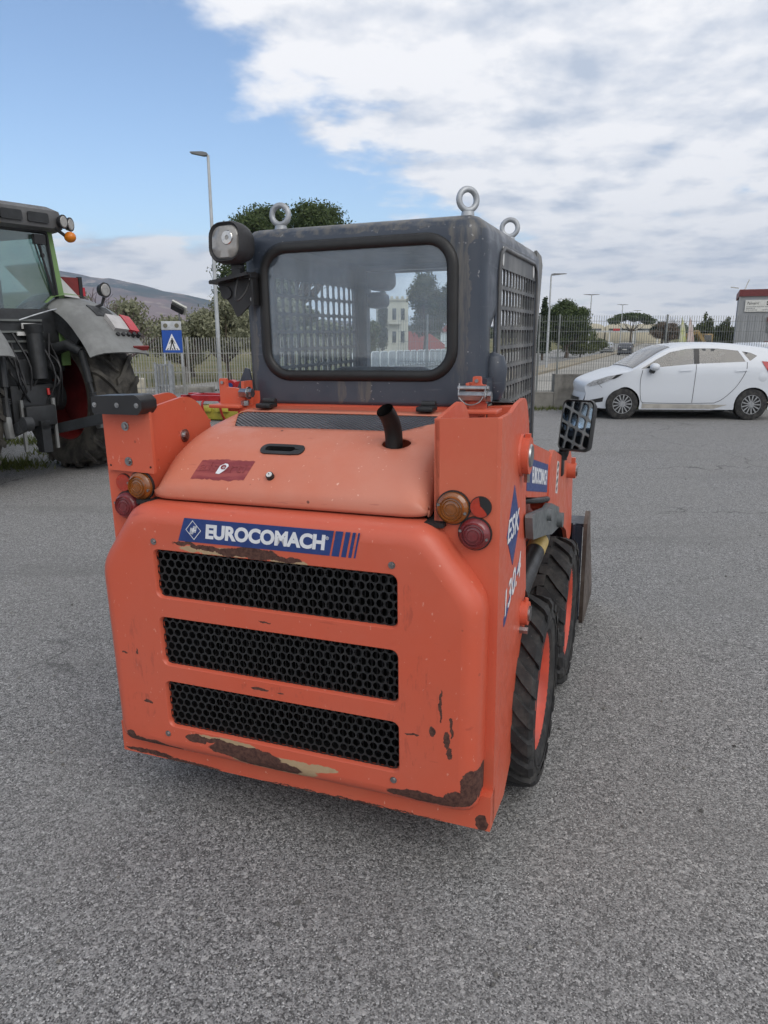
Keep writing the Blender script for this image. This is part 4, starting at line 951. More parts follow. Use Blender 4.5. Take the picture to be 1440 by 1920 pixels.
for i, (x, hh) in enumerate(((24.1, 2.7), (24.75, 2.75))):
    e = empty('feather_flag', (x, 60, zo(60))); MB().tube([(0, 0, 0), (0, 0, hh + .2), (.06, 0, hh + .75), (.16, 0, hh + .85)], .02, 5).build('flag_pole', M_pole, e, .8)
    MB().loft([[(.02, .02 * math.sin(z * 2), z), (.02 + w, .05 + .03 * math.sin(z * 3), z)] for z, w in ((.5, .55), (1.2, .6), (2.0, .52), (2.8, .38), (3.3, .2), (3.55, .05))], close_u=False, cap=False).build('flag_cloth', plain('flag cloth %d' % i, (.52, .50, .48), .8, var=.45, vs=1.4, col2=((.40, .45, .10), (.45, .30, .28))[i]), e, 1., normals=False)
    tag(e, ('pale feather flag with yellow-green foot beside the bare tree', 'pale feather flag with pinkish panel beside the first flag')[i], 'flag')

# ------------------------------------------------------------------ green tractor
TG = empty('tractor', (-4.155, 8.063, 0), (0, 0, R(55)))
tag(TG, 'large green and grey farm tractor with black rear hitch, parked on the verge', 'tractor')
M_tgreen = plain('tractor green', (.16, .27, .095), .4, var=.2, vs=3); M_tgrey = plain('tractor grey plastic', (.20, .205, .20), .55, var=.3, vs=4, bump=.1, bs=80)
M_tdark = plain('tractor dark casting', (.022, .024, .026), .55, var=.5, vs=6); M_tblk = plain('tractor black', (.014, .014, .015), .5); M_tred = plain('tractor red hub', (.20, .016, .014), .5, var=.3)
M_link = plain('link steel', (.045, .05, .055), .5, .3)
WR, WWD = .875, .56
ty = MB(); h = WWD / 2
ty.lathe([(-h * .7, .52), (-h * .86, .56), (-h, .70), (-h * .96, .80), (-h * .8, .822), (0, .832), (h * .8, .822), (h * .96, .80), (h, .70), (h * .86, .56), (h * .7, .52)], (0, 0, 0), 'x', 56)
rc = lambda a: .014 * (abs(a) / h) ** 2 + max(0, abs(a) - h * .9) * .8
for s in (-1, 1):
    for k in range(19):
        th = 2 * PI * (k + (.5 if s > 0 else 0)) / 19
        lug(ty, [(s * a * h, th - b) for a, b in ((-.08, -.05), (.12, 0), (.4, .12), (.7, .23), (.95, .30), (1.06, .32))], WR, .058, .060, rc)
tt_me = ty.mesh('tyre', M_ttyre, .5)
rm = MB(); rm.lathe([(-.22, .535), (-.20, .555), (-.16, .52), (-.10, .48), (.10, .48), (.16, .52), (.20, .555), (.22, .535), (.16, .49), (.10, .455), (.05, .44), (.03, .20), (.06, .10), (.06, .001)], (0, 0, 0), 'x', 48); tr_me = rm.mesh('rear_wheel', M_tred, .6)
for s in (1, -1):
    w_ = link('rear_wheel', tr_me, TG); w_.location = (s * .80, 0, WR - .008); w_.rotation_euler = (R(23 if s > 0 else 9), 0, 0 if s > 0 else PI); link('tyre', tt_me, w_)
# front wheels and bonnet
for s in (1, -1):
    w_ = link('front_wheel', tr_me, TG); w_.scale = (.75, .72, .72); w_.location = (s * .82, 2.75, .62); w_.rotation_euler = (.4, 0, 0 if s > 0 else PI); link('tyre', tt_me, w_)
bo = MB(); bo.loft([[(x * k, y, z) for x, z in round_poly([(-.42, .85), (.42, .85), (.42, 1.55), (.30, 1.78), (-.30, 1.78), (-.42, 1.55)], .08, 3)] for k, y in ((1, 1.5), (1, 2.6), (.95, 3.3), (.8, 3.6))], cap=True); bo.build('bonnet', M_tgreen, TG, .6)
# transmission body and axle
bd = MB(); bd.box((0, .3, .95), (.62, 1.3, .75), bev=.05); bd.box((0, -.36, .80), (.50, .18, .50), bev=.03); bd.cyl((-.55, 0, .87), (.55, 0, .87), .17, n=18); bd.box((0, 1.8, .75), (.4, 2.2, .4)); bd.build('rear_axle', M_tdark, TG, .5)
mb = MB(); mb.box((0, -.15, 1.50), (1.0, .30, .68), bev=.03); mb.box((0, .12, 1.45), (1.04, .5, .75)); mb.build('rear_body', M_tdark, TG, .4)
for s in (-1, 1): MB().box((s * .50, -.315, 1.55), (.10, .02, .64)).build('rear_pillar_foot', M_tgreen, TG, 0)
mb = MB()
for z in (1.30, 1.40, 1.5, 1.60, 1.72): mb.box((-.05, -.31, z), (.62, .03, .022))
mb.cyl((-.25, -.33, 1.45), (-.25, -.38, 1.45), .05, n=12); mb.build('valve_block', plain('valve metal', (.18, .19, .18), .5, .4), TG, 0, kind='stuff')
mb = MB(); mb.box((.10, -.335, 1.66), (.16, .02, .06)); mb.box((.02, -.335, 1.58), (.12, .02, .04)); mb.build('white_decal', M_whitem, TG, 0, kind='stuff')
# fenders: rolled plate over each wheel with inner side panel, flared tail, lamp cluster
def fender(s):
    N = 20; rings = []
    for k in range(N + 1):
        a = R(38 + (154 - 38) * k / N); rr_ = 1.035 + (.02 if k < N - 3 else .02 + .012 * (k - N + 3)); fl = .06 * max(0, (k - N + 7) / 7)
        def pt(x, r_): return (s * x, r_ * math.cos(a), .875 + r_ * math.sin(a))
        rings.append([pt(.40, rr_ - .05), pt(.44, rr_ + .01), pt(.52, rr_ + .055), pt(.70, rr_ + .07), pt(.92 + fl * .4, rr_ + .05), pt(1.06 + fl, rr_ + .0), pt(1.11 + fl, rr_ - .06), pt(1.10 + fl, rr_ - .08), pt(1.04 + fl, rr_ - .02), pt(.9, rr_ + .03), pt(.70, rr_ + .045), pt(.53, rr_ + .03), pt(.46, rr_ - .01), pt(.42, rr_ - .06)])
    f = MB().loft(rings, close_u=True, cap=True).build('fender', M_tgrey, TG, .7)
    sp = arc(0, .875, 1.03, 60, 138, 10); lo = arc(0, .875, .80, 138, 60, 10)
    MB().prism(sp + lo, s * .425, s * .455, 'x').build('inner_panel', M_tdark, f, .5)
    cap = MB(); 
    cap.loft([[(s * x, (1.035 + h_) * math.cos(R(a)), .875 + (1.035 + h_) * math.sin(R(a))) for x, h_ in ((.38, .03), (.46, .10), (.60, .128), (.72, .125), (.80, .118))] for a in range(40, 111, 8)] , close_u=False, cap=False); cap.build('fender_top', M_tgreen, f, .8)
    def cl(a0, a1, x0, x1, up):
        return [[(s * x, (1.03 + u) * math.cos(R(a)), .875 + (1.03 + u) * math.sin(R(a))) for x, u in ((x0, .02), (x0, up), (x1, up - .03), (x1, .0))] for a in np.linspace(a0, a1, 5)]
    MB().loft(cl(128, 139, .78, .98, .14), cap=True).build('tail_lamp_clear', plain('clear lamp', (.45, .43, .42), .2, var=.2), f, .5)
    MB().loft(cl(127, 139.5, .985, 1.12, .12), cap=True).build('tail_lamp_red', plain('bright red lamp', (.45, .018, .03), .2, var=.2), f, .5)
    MB().loft(cl(116, 127, .70, .95, .105), cap=True).build('lamp_surround', M_tdark, f, .5)
    for q in range(5): a = R(142); MB().cyl((s * (.80 + q * .07), (1.09) * math.cos(a), .875 + 1.09 * math.sin(a)), (s * (.80 + q * .07), 1.15 * math.cos(a), .875 + 1.15 * math.sin(a)), .024, n=8).build('socket', M_tblk, f, .5)
    a = R(151); MB().box((s * 1.02, 1.125 * math.cos(a), .875 + 1.125 * math.sin(a)), (.20, .02, .05), (R(28), 0, 0)).build('reflector_strip', M_tred, f, 0)
    for q in range(9):
        a = R(149.5); MB().box((s * (.56 + q * .055), 1.10 * math.cos(a), .872 + 1.10 * math.sin(a)), (.012, .012, .13), (R(-30), 0, 0)).build('rib', M_tgrey, f, 0)
    return f
fR = fender(1); fL = fender(-1)
def round_lamp(p, r, parent, name='work_lamp', d=(-.0, -1, 0), fl=M_lampglass):
    p = Vector(p); d = Vector(d).normalized(); o = MB().cyl(p - d * .06, p, r * .75, r, 18).cyl(p, p + d * .012, r, r * .97, 18).build(name, M_tblk, parent, .5); MB().cyl(p + d * .0121, p + d * .018, r * .8, r * .7, 18).build('lens', fl, o, .5); return o
l_ = round_lamp((.92, -.55, 2.06), .085, TG, 'fender_lamp', (.2, -1, 0)); MB().tube([(.92, -.52, 1.98), (.90, -.5, 1.90), (.80, -.48, 1.86)], .018, 6).build('lamp_stalk', M_tblk, l_, .8)
# cab
cabt = MB()
def beam(a, b, w, d): 
    a = Vector(a); b = Vector(b); z = (b - a).normalized(); x = Vector((1, 0, 0)); y = z.cross(x).normalized(); x = y.cross(z)
    r = lambda p: [p + x * w / 2 * i + y * d / 2 * j for i, j in ((1, 1), (-1, 1), (-1, -1), (1, -1))]
    return [r(a), r(b)]
for s in (-1, 1): MB().loft(beam((s * .76, -.16, 1.86), (s * .64, -.14, 2.84), .13, .12)).build('rear_pillar', M_tgreen, TG, .4); MB().loft(beam((s * .74, 1.45, 1.7), (s * .66, 1.35, 2.84), .10, .12)).build('front_pillar', M_tgreen, TG, .4)
MB().box((0, -.17, 1.84), (1.46, .12, .12)).build('cab_sill', M_tgreen, TG, 0); MB().prism([(.45, 1.86), (.80, 1.86), (.76, 2.15)], -.222, -.12, 'y').build('corner_gusset', M_tgreen, TG, 0); MB().prism([(-.45, 1.86), (-.76, 2.15), (-.80, 1.86)], -.222, -.12, 'y').build('corner_gusset', M_tgreen, TG, 0)
rw = [(-.58, 2.02), (-.40, 1.93), (.40, 1.93), (.66, 2.10), (.58, 2.82), (-.58, 2.82), (-.66, 2.10)]
rwin = MB().prism(round_poly([(-.40, 1.925), (.40, 1.925), (.675, 2.12), (.60, 2.83), (-.60, 2.83), (-.675, 2.12)], [.05, .05, .04, .05, .05, .04], 3), -.215, -.205, 'y').build('rear_window', M_tglass, TG, 0)
for s in (-1, 1): MB().prism([(s * .64, 0), (s * .645, 0)], 0, 0) if False else None
sidew = MB(); 
for s in (-1, 1): sidew.add([(s * .74, -.08, 1.9), (s * .72, 1.35, 1.8), (s * .66, 1.28, 2.82), (s * .645, -.08, 2.82)], [(0, 1, 2, 3)])
sidew.build('side_glass', M_tglass, TG, 0, normals=False)
gs = round_poly([(-.40, 1.925), (.40, 1.925), (.675, 2.12), (.60, 2.83), (-.60, 2.83), (-.675, 2.12)], [.05, .05, .04, .05, .05, .04], 3)
MB().tube([(x, -.217, z) for x, z in gs], .026, 6, closed=True).build('window_seal', M_tblk, rwin, .8)
wp_ = MB(); wp_.tube([(.46, -.26, 2.76), (.50, -.27, 2.45), (.60, -.24, 2.16)], .010, 6); wp_.tube([(.38, -.25, 2.76), (.46, -.25, 2.50)], .008, 6); wp_.box((.47, -.25, 2.74), (.16, .05, .10)); wp_.tube([(.44, -.245, 2.74), (.63, -.24, 2.14)], .013, 5); wp_.build('wiper', M_tblk, rwin, .7)
for x, z in ((.52, 2.58), (.22, 1.99)): MB().cyl((x, -.20, z), (x, -.235, z), .022, n=12).build('hinge_knob', M_tblk, rwin, .5)
ins = MB(); ins.box((0, .35, 2.0), (.5, .16, .75), bev=.06); ins.box((0, .6, 1.75), (.5, .5, .16), bev=.05); ins.box((0, .3, 2.5), (.3, .12, .2), bev=.05); ins.build('driver_seat', M_tblk, TG, .6)
rf = MB(); rp = round_poly([(-.80, -.34), (.80, -.34), (.84, -.2), (.84, 1.55), (.6, 1.75), (-.6, 1.75), (-.84, 1.55), (-.84, -.2)], .08, 3)
rf.loft([[(x * k, y * k + (1 - k) * .6, z) for x, y in rp] for k, z in ((.93, 2.83), (.99, 2.86), (1.0, 2.94), (.97, 3.04), (.86, 3.09))], cap=True); rf = rf.build('cab_roof', plain('roof grey', (.10, .10, .10), .55, var=.3), TG, .6)
for x in (.05, .42): MB().prism(round_poly([(x - .15, 2.90), (x + .15, 2.90), (x + .14, 3.0), (x - .14, 3.0)], .02, 2), -.36, -.335, 'y').build('roof_recess', M_tdark, rf, .5)
MB().box((-.20, -.375, 2.93), (.14, .012, .17)).build('number_plate', plain('yellow plate', (.55, .38, .04), .4), rf, 0)
text('plate_lettering', '02', lambda u, v, d: (-.235 + u, -.3815 - d, 2.88 + v), .07, .10, M_dark, rf.children[-1])
round_lamp((.74, -.40, 2.93), .075, rf, 'roof_lamp', (.15, -1, 0)); round_lamp((.89, -.34, 2.92), .075, rf, 'roof_lamp', (.3, -1, 0))
bx = MB().cyl((.66, -.34, 2.86), (.80, -.37, 2.78), .02, n=8).build('indicator_arm', M_tblk, rf, .5); MB().ball((.83, -.39, 2.78), (.075, .075, .058), 14, 8).build('amber_indicator', plain('bright amber', (.62, .18, .01), .2, var=.2), bx, 1.)
# hitch
mb = MB(); mb.tube([(.12, -.38, 1.62), (.10, -.44, 1.10)], .085, 14); mb.cyl((.12, -.38, 1.60), (.115, -.39, 1.68), .095, n=14); mb.build('lift_ram', M_tdark, TG, .5)
for s in (-1, 1):
    a = MB(); a.tube([(s * .36, -.30, 1.40), (s * .40, -.55, 1.46), (s * .44, -.72, 1.38)], [.07, .06, .05], 10); a.build('lift_arm', M_tdark, TG, .8)
    r_ = MB(); r_.tube([(s * .44, -.72, 1.40), (s * .47, -.77, 1.06)], .038, 10); r_.tube([(s * .47, -.77, 1.07), (s * .49, -.80, .90)], .022, 8); r_.tube([(s * .488, -.797, .94), (s * .50, -.82, .72)], [.03, .036], 8)
    for k in range(3): r_.cyl((s * .484, -.795, .95 - k * .022), (s * .485, -.796, .938 - k * .022), .042, n=10)
    r_.build('lift_rod', M_tdark, TG, .6); MB().box((s * .51, -.82, .66), (.055, .10, .22), (R(-8), 0, 0), bev=.015).build('rod_yoke', M_tgrey, TG, .5)
    l_ = MB().loft(beam((s * .26, -.28, .52), (s * .52, -1.18, .72), .055, .11)); l_.build('lower_link', M_link, TG, 0)
    MB().cyl((s * .56, -1.2, .73), (s * .48, -1.2, .73), .07, n=14).build('link_hook', M_tdark, TG, .5)
    MB().box((s * .18, -.50, .62), (.03, .03, .55)).build('guard_bar', M_tgrey, TG, 0)
mb = MB(); mb.box((0, -.50, .72), (.34, .14, .22), bev=.02); mb.box((0, -.56, .50), (.10, .12, .34)); mb.cyl((0, -.4, .62), (0, -.62, .62), .05, n=12); mb.build('hitch_block', M_tdark, TG, .5)
mb = MB(); rr_ = random.Random(2)
for k in range(14):
    x = rr_.uniform(-.34, .34); mb.tube(smooth_line([(x, -.34, rr_.uniform(1.2, 1.6)), (x + rr_.uniform(-.1, .1), -.45 - rr_.random() * .1, rr_.uniform(1.0, 1.3)), (x + rr_.uniform(-.12, .12), -.42, rr_.uniform(.75, 1.0))], 4), .012, 5)
mb.build('hose_bundle', M_tblk, TG, .9, kind='stuff'); MB().cyl((.16, -.46, 1.0), (.16, -.47, .93), .016, n=8).build('red_cap', plain('red cap', (.5, .02, .02), .4), TG, .5)
MB().tube(smooth_line([(.0, -.33, 1.72), (.25, -.36, 1.80), (.46, -.36, 1.84), (.62, -.38, 1.74)], 5), .009, 5).build('lamp_wire', M_galv, TG, .9)
wb = MB().box((1.16, .45, 2.16), (.30, .03, .34)).build('warning_board', M_whitem, TG, 0)
for pl in ([(1.01, 1.99), (1.24, 1.99), (1.01, 2.22)], [(1.31, 2.33), (1.08, 2.33), (1.31, 2.10)]): MB().prism(pl, .4335, .4345, 'y').build('red_stripe', M_tred, wb, 0)
MB().box((1.335, .45, 2.16), (.045, .05, .36)).build('board_lamp_body', M_tblk, wb, 0); MB().box((1.368, .445, 2.17), (.03, .05, .10)).build('board_lamp', MATS['bright red lamp'], wb, 0)
MB().cyl((1.16, .47, 1.7), (1.16, .47, 2.0), .02, n=8).build('board_post', M_tblk, wb, .5)

# ------------------------------------------------------------------ red implement behind the loader
IM = empty('red_implement', (-3.1, 13.2, 0), (0, 0, R(-12))); M_ired = plain('implement red', (.42, .022, .026), .35, var=.3, vs=4); M_iyel = plain('implement yellow', (.48, .42, .06), .5, var=.25)
mb = MB(); mb.box((0, 0, .42), (1.3, .10, .10)); mb.box((-.1, .5, .42), (1.3, .10, .10)); mb.box((.5, .25, .42), (.1, .6, .1)); mb.box((-.5, .25, .42), (.1, .6, .1)); mb.build('frame', M_ired, IM, .3)
mb = MB(); mb.loft(beam((.12, -.02, .34), (.36, -.02, .66), .09, .06)); mb.loft(beam((.32, -.03, .64), (.62, -.03, .72), .09, .09)); mb.cyl((.36, -.09, .66), (.36, .06, .66), .10, n=16); mb.build('headstock', M_ired, IM, .4)
MB().cyl((.36, -.095, .66), (.36, -.105, .66), .05, n=14).build('pivot_cap', M_blue, IM, .5); MB().box((.22, -.06, .50), (.05, .02, .06), (0, R(35), 0)).build('warning_label', M_iyel, IM, 0)
for x in (-.55, -.2, .15, .5): o = MB().tube(smooth_line([(x, 0, .40), (x, -.12, .32), (x, -.06, .14), (x, .06, .02)], 4), .022, 6).build('tine', M_ired, IM, .8)
for x in (-.6, -.25, .1): MB().box((x, .2, .22), (.25, .5, .10), (0, 0, .2), bev=.02).build('scatter_plate', M_iyel, IM, .5)
MB().box((.2, .3, .12), (1.0, .5, .22), bev=.05).build('guard', M_iyel, IM, .5)
for x in (-.4, .45): MB().cyl((x, .3, .14), (x + .12, .3, .14), .14, n=18).build('gauge_wheel', M_tyre, IM, .5)
tag(IM, 'red farm implement with yellow guards on the ground beside the loader', 'implement')

for o in TG.children:      # the cab sits low and narrow between the wheels
    if o.name.split('.')[0] in ('rear_pillar', 'front_pillar', 'cab_sill', 'corner_gusset', 'rear_window', 'side_glass', 'driver_seat', 'cab_roof'): o.scale = (.79, 1, 1); o.location = (0, 0, -.17)
wb.location = (-.24, -.25, -.10)

# ------------------------------------------------------------------ vehicles
M_cwhite = plain('white car paint', (.58, .61, .65), .34, var=.03, vs=.6, coat=.25); M_seam = plain('panel gap', (.06, .06, .065), .7); M_alloy = plain('wheel cover', (.36, .37, .38), .35, .6, var=.3, vs=20)
M_cdark = plain('dark car paint', (.035, .04, .052), .3, coat=.5); M_clamp = plain('headlamp', (.42, .43, .44), .15, var=.5, vs=15); M_cred = plain('rear lamp red', (.40, .015, .02), .2); M_csil = plain('silver car paint', (.36, .38, .40), .3, .4, coat=.4)
M_dust = plain('dirty sill paint', (.42, .40, .36), .5)
def vehicle(name, L, Wd, top, arches, sill, wr, side_windows, paint, loc, rz, label, cat, detail=False, group=None, belt=.95, glassm=None, tumble=.30, hz=1.4):
    """front at u=0; top: silhouette points (u,z) from front to rear"""
    e = empty(name, loc, (0, 0, rz)); tag(e, label, cat, group); hw = Wd / 2
    def wid(u, z):
        w = hw * (1 - .40 * max(0, 1 - u / (.24 * L)) ** 2.2 - .10 * max(0, (u - .86 * L) / (.14 * L)) ** 2)
        w -= .045 * max(0, (.55 - z) / .4) ** 2 if z < .55 else 0
        if z > belt: w -= tumble * (z - belt) * (.55 + .45 * min(1, (z - belt) / .5))
        return w
    def sb(u, y): return u + .24 * (abs(y) / hw) ** 2 * max(0, 1 - u / (.24 * L))
    tp = smooth_line(top, 5); u_l = [p[0] for p in tp]
    bot = [(L - .03, sill + .12)]
    for cu, ra in sorted(arches, reverse=True): bot += [(cu + ra, sill)] + [(cu + ra * math.cos(R(a)), wr + ra * math.sin(R(a))) for a in range(-12, 193, 12)] + [(cu - ra, sill)]
    bot = [p for p in bot if p[1] >= sill - .001] + [(.04, sill + .02)]
    outline = tp + bot
    for s in (1, -1):
        o = panel('body_side', outline, side_windows, lambda u, z: (sb(u, wid(u, z)), s * wid(u, z), z), paint, e, step=.09 if detail else .25, smooth=1.2)
        for w in side_windows: panel('side_window', w, [], lambda u, z: (u, s * (wid(u, z) - .004), z), glassm or M_cglass, e, step=.12, smooth=1.2, grid=detail)
    N = 9; rings = []
    for u, z in tp:
        w = wid(u, z); e_ = min(1, len(rings) / 6); rings.append([(sb(u, w * math.sin(PI / 2 * (2 * k / (N - 1) - 1))), w * math.sin(PI / 2 * (2 * k / (N - 1) - 1)), z + .045 * e_ * (1 - (2 * k / (N - 1) - 1) ** 2)) for k in range(N)])
    MB().loft(rings, close_u=False, cap=False).build('body_top', paint, e, 1.0, normals=False)
    u0, z0 = tp[0]; u1, z1 = tp[-1]
    def frow(u, z): w = wid(u, z); return [(sb(u, w * math.sin(PI / 2 * (2 * k / 8 - 1))), w * math.sin(PI / 2 * (2 * k / 8 - 1)), z) for k in range(9)]
    MB().loft([frow(.04, sill + .02), frow(.03, (sill + z0) / 2), frow(u0, z0)], close_u=False, cap=False).build('front_end', paint, e, .8, normals=False)
    gr_ = frow(.028, sill + .07)[2:7]; g2_ = frow(.028, sill + .2)[2:7]; MB().loft([[(x - .012, y, z) for x, y, z in gr_], [(x - .012, y, z) for x, y, z in g2_]], close_u=False, cap=False).build('front_intake', M_black, e, 0, normals=False)
    MB().loft([[(L - .03, -wid(L - .03, sill), sill + .1), (L - .03, wid(L - .03, sill), sill + .1)], [(u1, -wid(u1, z1), z1), (u1, wid(u1, z1), z1)]], close_u=False, cap=False).build('rear_end', paint, e, 0, normals=False)
    mb = MB(); mb.box((L / 2, 0, sill + .06), (L - .3, Wd - .5, .08)); mb.box((L * .45, 0, .62), (L * .6, Wd - .35, .3)); 
    for cu, ra in arches: mb.box((cu, 0, wr + .1), (ra * 1.9, Wd - .36, ra * 1.5))
    mb.build('underbody', M_dark, e, 0)
    for cu, ra in arches:
        for s in (1, -1):
            mb = MB(); mb.lathe([(-.10, wr * .62), (-.098, wr * .9), (-.085, wr), (.085, wr), (.098, wr * .9), (.10, wr * .66), (.09, wr * .62)], (cu, s * (hw - .115), wr), 'y', 32)
            ww = mb.build('wheel', M_tyre, e, .6); h_ = MB(); yb = s * (hw - .115) + s * .088
            h_.lathe([(0, .001), (0, wr * .64)], (cu, yb - s * .02, wr), 'y', 28); hb_ = h_.build('wheel_dish', M_dark, ww, .5)
            h_ = MB(); h_.lathe([(-.008, wr * .585), (-.008, wr * .665), (.006, wr * .655), (.006, wr * .60)], (cu, yb, wr), 'y', 28, close=True); h_.lathe([(0, .001), (0, wr * .17), (-s * .01, wr * .2)], (cu, yb + s * .01, wr), 'y', 16)
            for k in range(13 if detail else 6):
                a = 2 * PI * k / (13 if detail else 6); c_, s_ = math.cos(a), math.sin(a); wdt = .028 if detail else .05
                h_.add([(cu + c_ * r_ * wr - s_ * q * wdt * (.6 + r_ * .7) / 2, yb + s * .006, wr + s_ * r_ * wr + c_ * q * wdt * (.6 + r_ * .7) / 2) for r_, q in ((.15, -1), (.15, 1), (.62, 1), (.62, -1))], [(0, 1, 2, 3)])
            h_.build('wheel_cover', M_alloy, ww, .4, normals=False)
    return e, wid
CT = [(.06, .50), (.04, .62), (.13, .72), (.40, .82), (.70, .905), (.93, .945), (1.20, 1.105), (1.50, 1.29), (1.75, 1.385), (2.05, 1.43), (2.5, 1.445), (2.95, 1.43), (3.35, 1.385), (3.62, 1.345), (3.74, 1.30), (3.78, 1.15), (3.90, .98), (3.95, .80), (3.95, .52)]
WIN1 = [(1.12, .985), (1.42, 1.17), (1.68, 1.305), (1.98, 1.365), (2.14, 1.375), (2.13, 1.085), (1.55, 1.03)]
WIN2 = [(2.24, 1.378), (2.6, 1.375), (2.98, 1.335), (3.12, 1.13), (2.23, 1.09)]
WIN3 = [(3.05, 1.325), (3.22, 1.295), (3.34, 1.24), (3.20, 1.14)]
def car_angle(ax, ay, bx, by): return math.atan2(by - ay, bx - ax)
ang = R(-3)
# origin of the hatchback: nose, on its centre line
c_, s_ = math.cos(ang), math.sin(ang); KC = .945; fx, fy = 4.46, 13.5   # near-side front contact patch
ox = fx - KC * (c_ * .82 + s_ * .80); oy = fy - KC * (s_ * .82 - c_ * .80)
wc, wid = vehicle('hatchback_car', 3.97, 1.72, CT, [(.82, .335), (3.31, .335)], .20, .305, [WIN1, WIN2, WIN3], M_cwhite, (ox, oy, 0), ang, 'white five-door hatchback with dirty sills parked by the concrete wall', 'car', True, tumble=.36)
wc.scale = (KC, KC, KC)
def on(pts, off, mat, nm, par=None): return panel(nm, pts, [], lambda u, z: (u + .24 * (wid(u, z) / .86) ** 2 * max(0, 1 - u / (.24 * 3.97)), -(wid(u, z) + off), z), mat, par or wc, step=.06, smooth=1.)
def seam(pts): on_ = MB().tube([(u, -(wid(u, z) + .001), z) for u, z in smooth_line(pts, 5)], .0055, 4); return on_.build('door_seam', M_seam, wc, .8)
seam([(1.16, .97), (1.13, .75), (1.16, .42), (1.22, .32)]); seam([(2.185, 1.08), (2.17, .7), (2.16, .34)]); seam([(3.15, 1.12), (3.13, .95), (2.98, .66), (2.75, .42), (2.6, .34)]); seam([(1.2, .335), (1.9, .325), (2.6, .335)]); seam([(.42, .62), (.32, .72)])
on([(2.135, 1.085), (2.235, 1.09), (2.245, 1.378), (2.14, 1.376)], .004, M_black, 'door_pillar')
for u in (1.86, 2.92): on([(u, .945), (u + .24, .965), (u + .23, .995), (u + .01, .975)], .028, M_cwhite, 'door_handle')
MB().ball((1.36, -(wid(1.3, 1.0) + .10), 1.03), (.10, .085, .075), 14, 9).build('wing_mirror', M_cwhite, wc, 1.); MB().box((1.33, -(wid(1.3, .98) + .05), .96), (.09, .12, .10), (0, R(20), 0), bev=.02).build('mirror_foot', M_black, wc, .5)
on([(.06, .655), (.16, .745), (.42, .845), (.60, .872), (.50, .79), (.30, .695), (.11, .63)], .010, M_clamp, 'headlamp'); on([(.48, .785), (.585, .872), (.74, .892), (.56, .80)], .012, M_black, 'headlamp_surround')
on([(.13, .36), (.36, .43), (.35, .34), (.16, .30)], .004, M_black, 'fog_lamp_surround')
on([(3.42, 1.14), (3.60, 1.13), (3.86, 1.0), (3.86, .84), (3.66, .87), (3.54, .95)], .010, M_cred, 'rear_lamp'); MB().box((3.76, 0, 1.37), (.26, 1.16, .035), (0, R(4), 0), bev=.012).build('roof_spoiler', M_cwhite, wc, .5)
MB().lathe([(0, .001), (0, .085), (.002, .089)], (3.46, -(wid(3.46, .84) + .001), .84), 'y', 24).build('fuel_flap', M_cwhite, wc, .5)
on([(1.2, .22), (2.6, .22), (2.85, .30), (1.2, .315)], .003, M_dust, 'sill')
# pane of the windscreen and back window
rw_ = []
for u, z in smooth_line([(.98, .968), (1.20, 1.105), (1.50, 1.29), (1.70, 1.37)], 4):
    w = wid(u, z) * .90; rw_.append([(u, w * math.sin(PI / 2 * (2 * k / 8 - 1)), z + .014 + .045 * (1 - (.9 * (2 * k / 8 - 1)) ** 2)) for k in range(9)])
MB().loft(rw_, close_u=False, cap=False).build('windscreen', plain('windscreen', (.045, .05, .055), .12, coat=.5), wc, 1., normals=False)
mb = MB(); 
for x in (1.75, 2.7):
    for y in (-.36, .36): mb.box((x, y, .78), (.14, .44, .55), (0, R(12), 0), bev=.05); mb.box((x + .04, y, 1.12), (.09, .24, .16), bev=.03)
mb.build('seats', plain('car seat fabric', (.03, .03, .032), .9), wc, .6, kind='stuff')
# more vehicles
zf = lambda x, y: (x, y, zo(y) + .006)
SIMPLE = [(.05, .5), (.05, .68), (.6, .85), (1.0, .95), (1.55, 1.36), (2.3, 1.47), (3.2, 1.42), (3.75, 1.05), (3.95, .9), (3.95, .5)]
SW = [[(1.25, 1.0), (1.65, 1.32), (2.15, 1.38), (2.15, 1.0)], [(2.25, 1.0), (2.25, 1.38), (3.0, 1.36), (3.3, 1.05)]]
def road_car(x, y, rz, paint, label, nm='parked_car', group=None):
    e, w = vehicle(nm, 4.0, 1.76, SIMPLE, [(.85, .34), (3.2, .34)], .22, .31, SW, paint, zf(x, y), rz, label, 'car', False, group, belt=.97)
    MB().loft([[(3.30, -.56, 1.40), (3.30, .56, 1.40)], [(3.80, -.64, 1.05), (3.80, .64, 1.05)]], close_u=False, cap=False).build('rear_window', M_cglass, e, 0, normals=False); e.children[-1].location = (.012, 0, .03)
    for s in (-1, 1): MB().box((3.93, s * .66, .82), (.06, .30, .16), bev=.02).build('tail_lamp', M_cred, e, .4)
    MB().box((3.96, 0, .72), (.02, .52, .12)).build('number_plate', M_whitem, e, 0)
    return e
dirr = math.atan2(1, .385)
road_car(28.9 + .385 * 4, 92, dirr + PI, M_cdark, 'dark car driving away on the service road', 'dark_car')
road_car(32.5, 106, dirr + PI, M_csil, 'pale grey car ahead of the dark car on the service road', 'grey_car')
road_car(30.0, 72.5, .5, M_csil, 'silver car parked beyond the slatted barrier beside the feather flags'); road_car(33.6, 88, .3, M_cwhite, 'white car parked beside the bare brown tree')
VAN = [(.04, .55), (.06, .85), (.75, 1.08), (1.05, 1.25), (1.6, 1.80), (2.0, 1.88), (4.4, 1.90), (4.75, 1.85), (4.85, .55)]
road_z = zo(25)
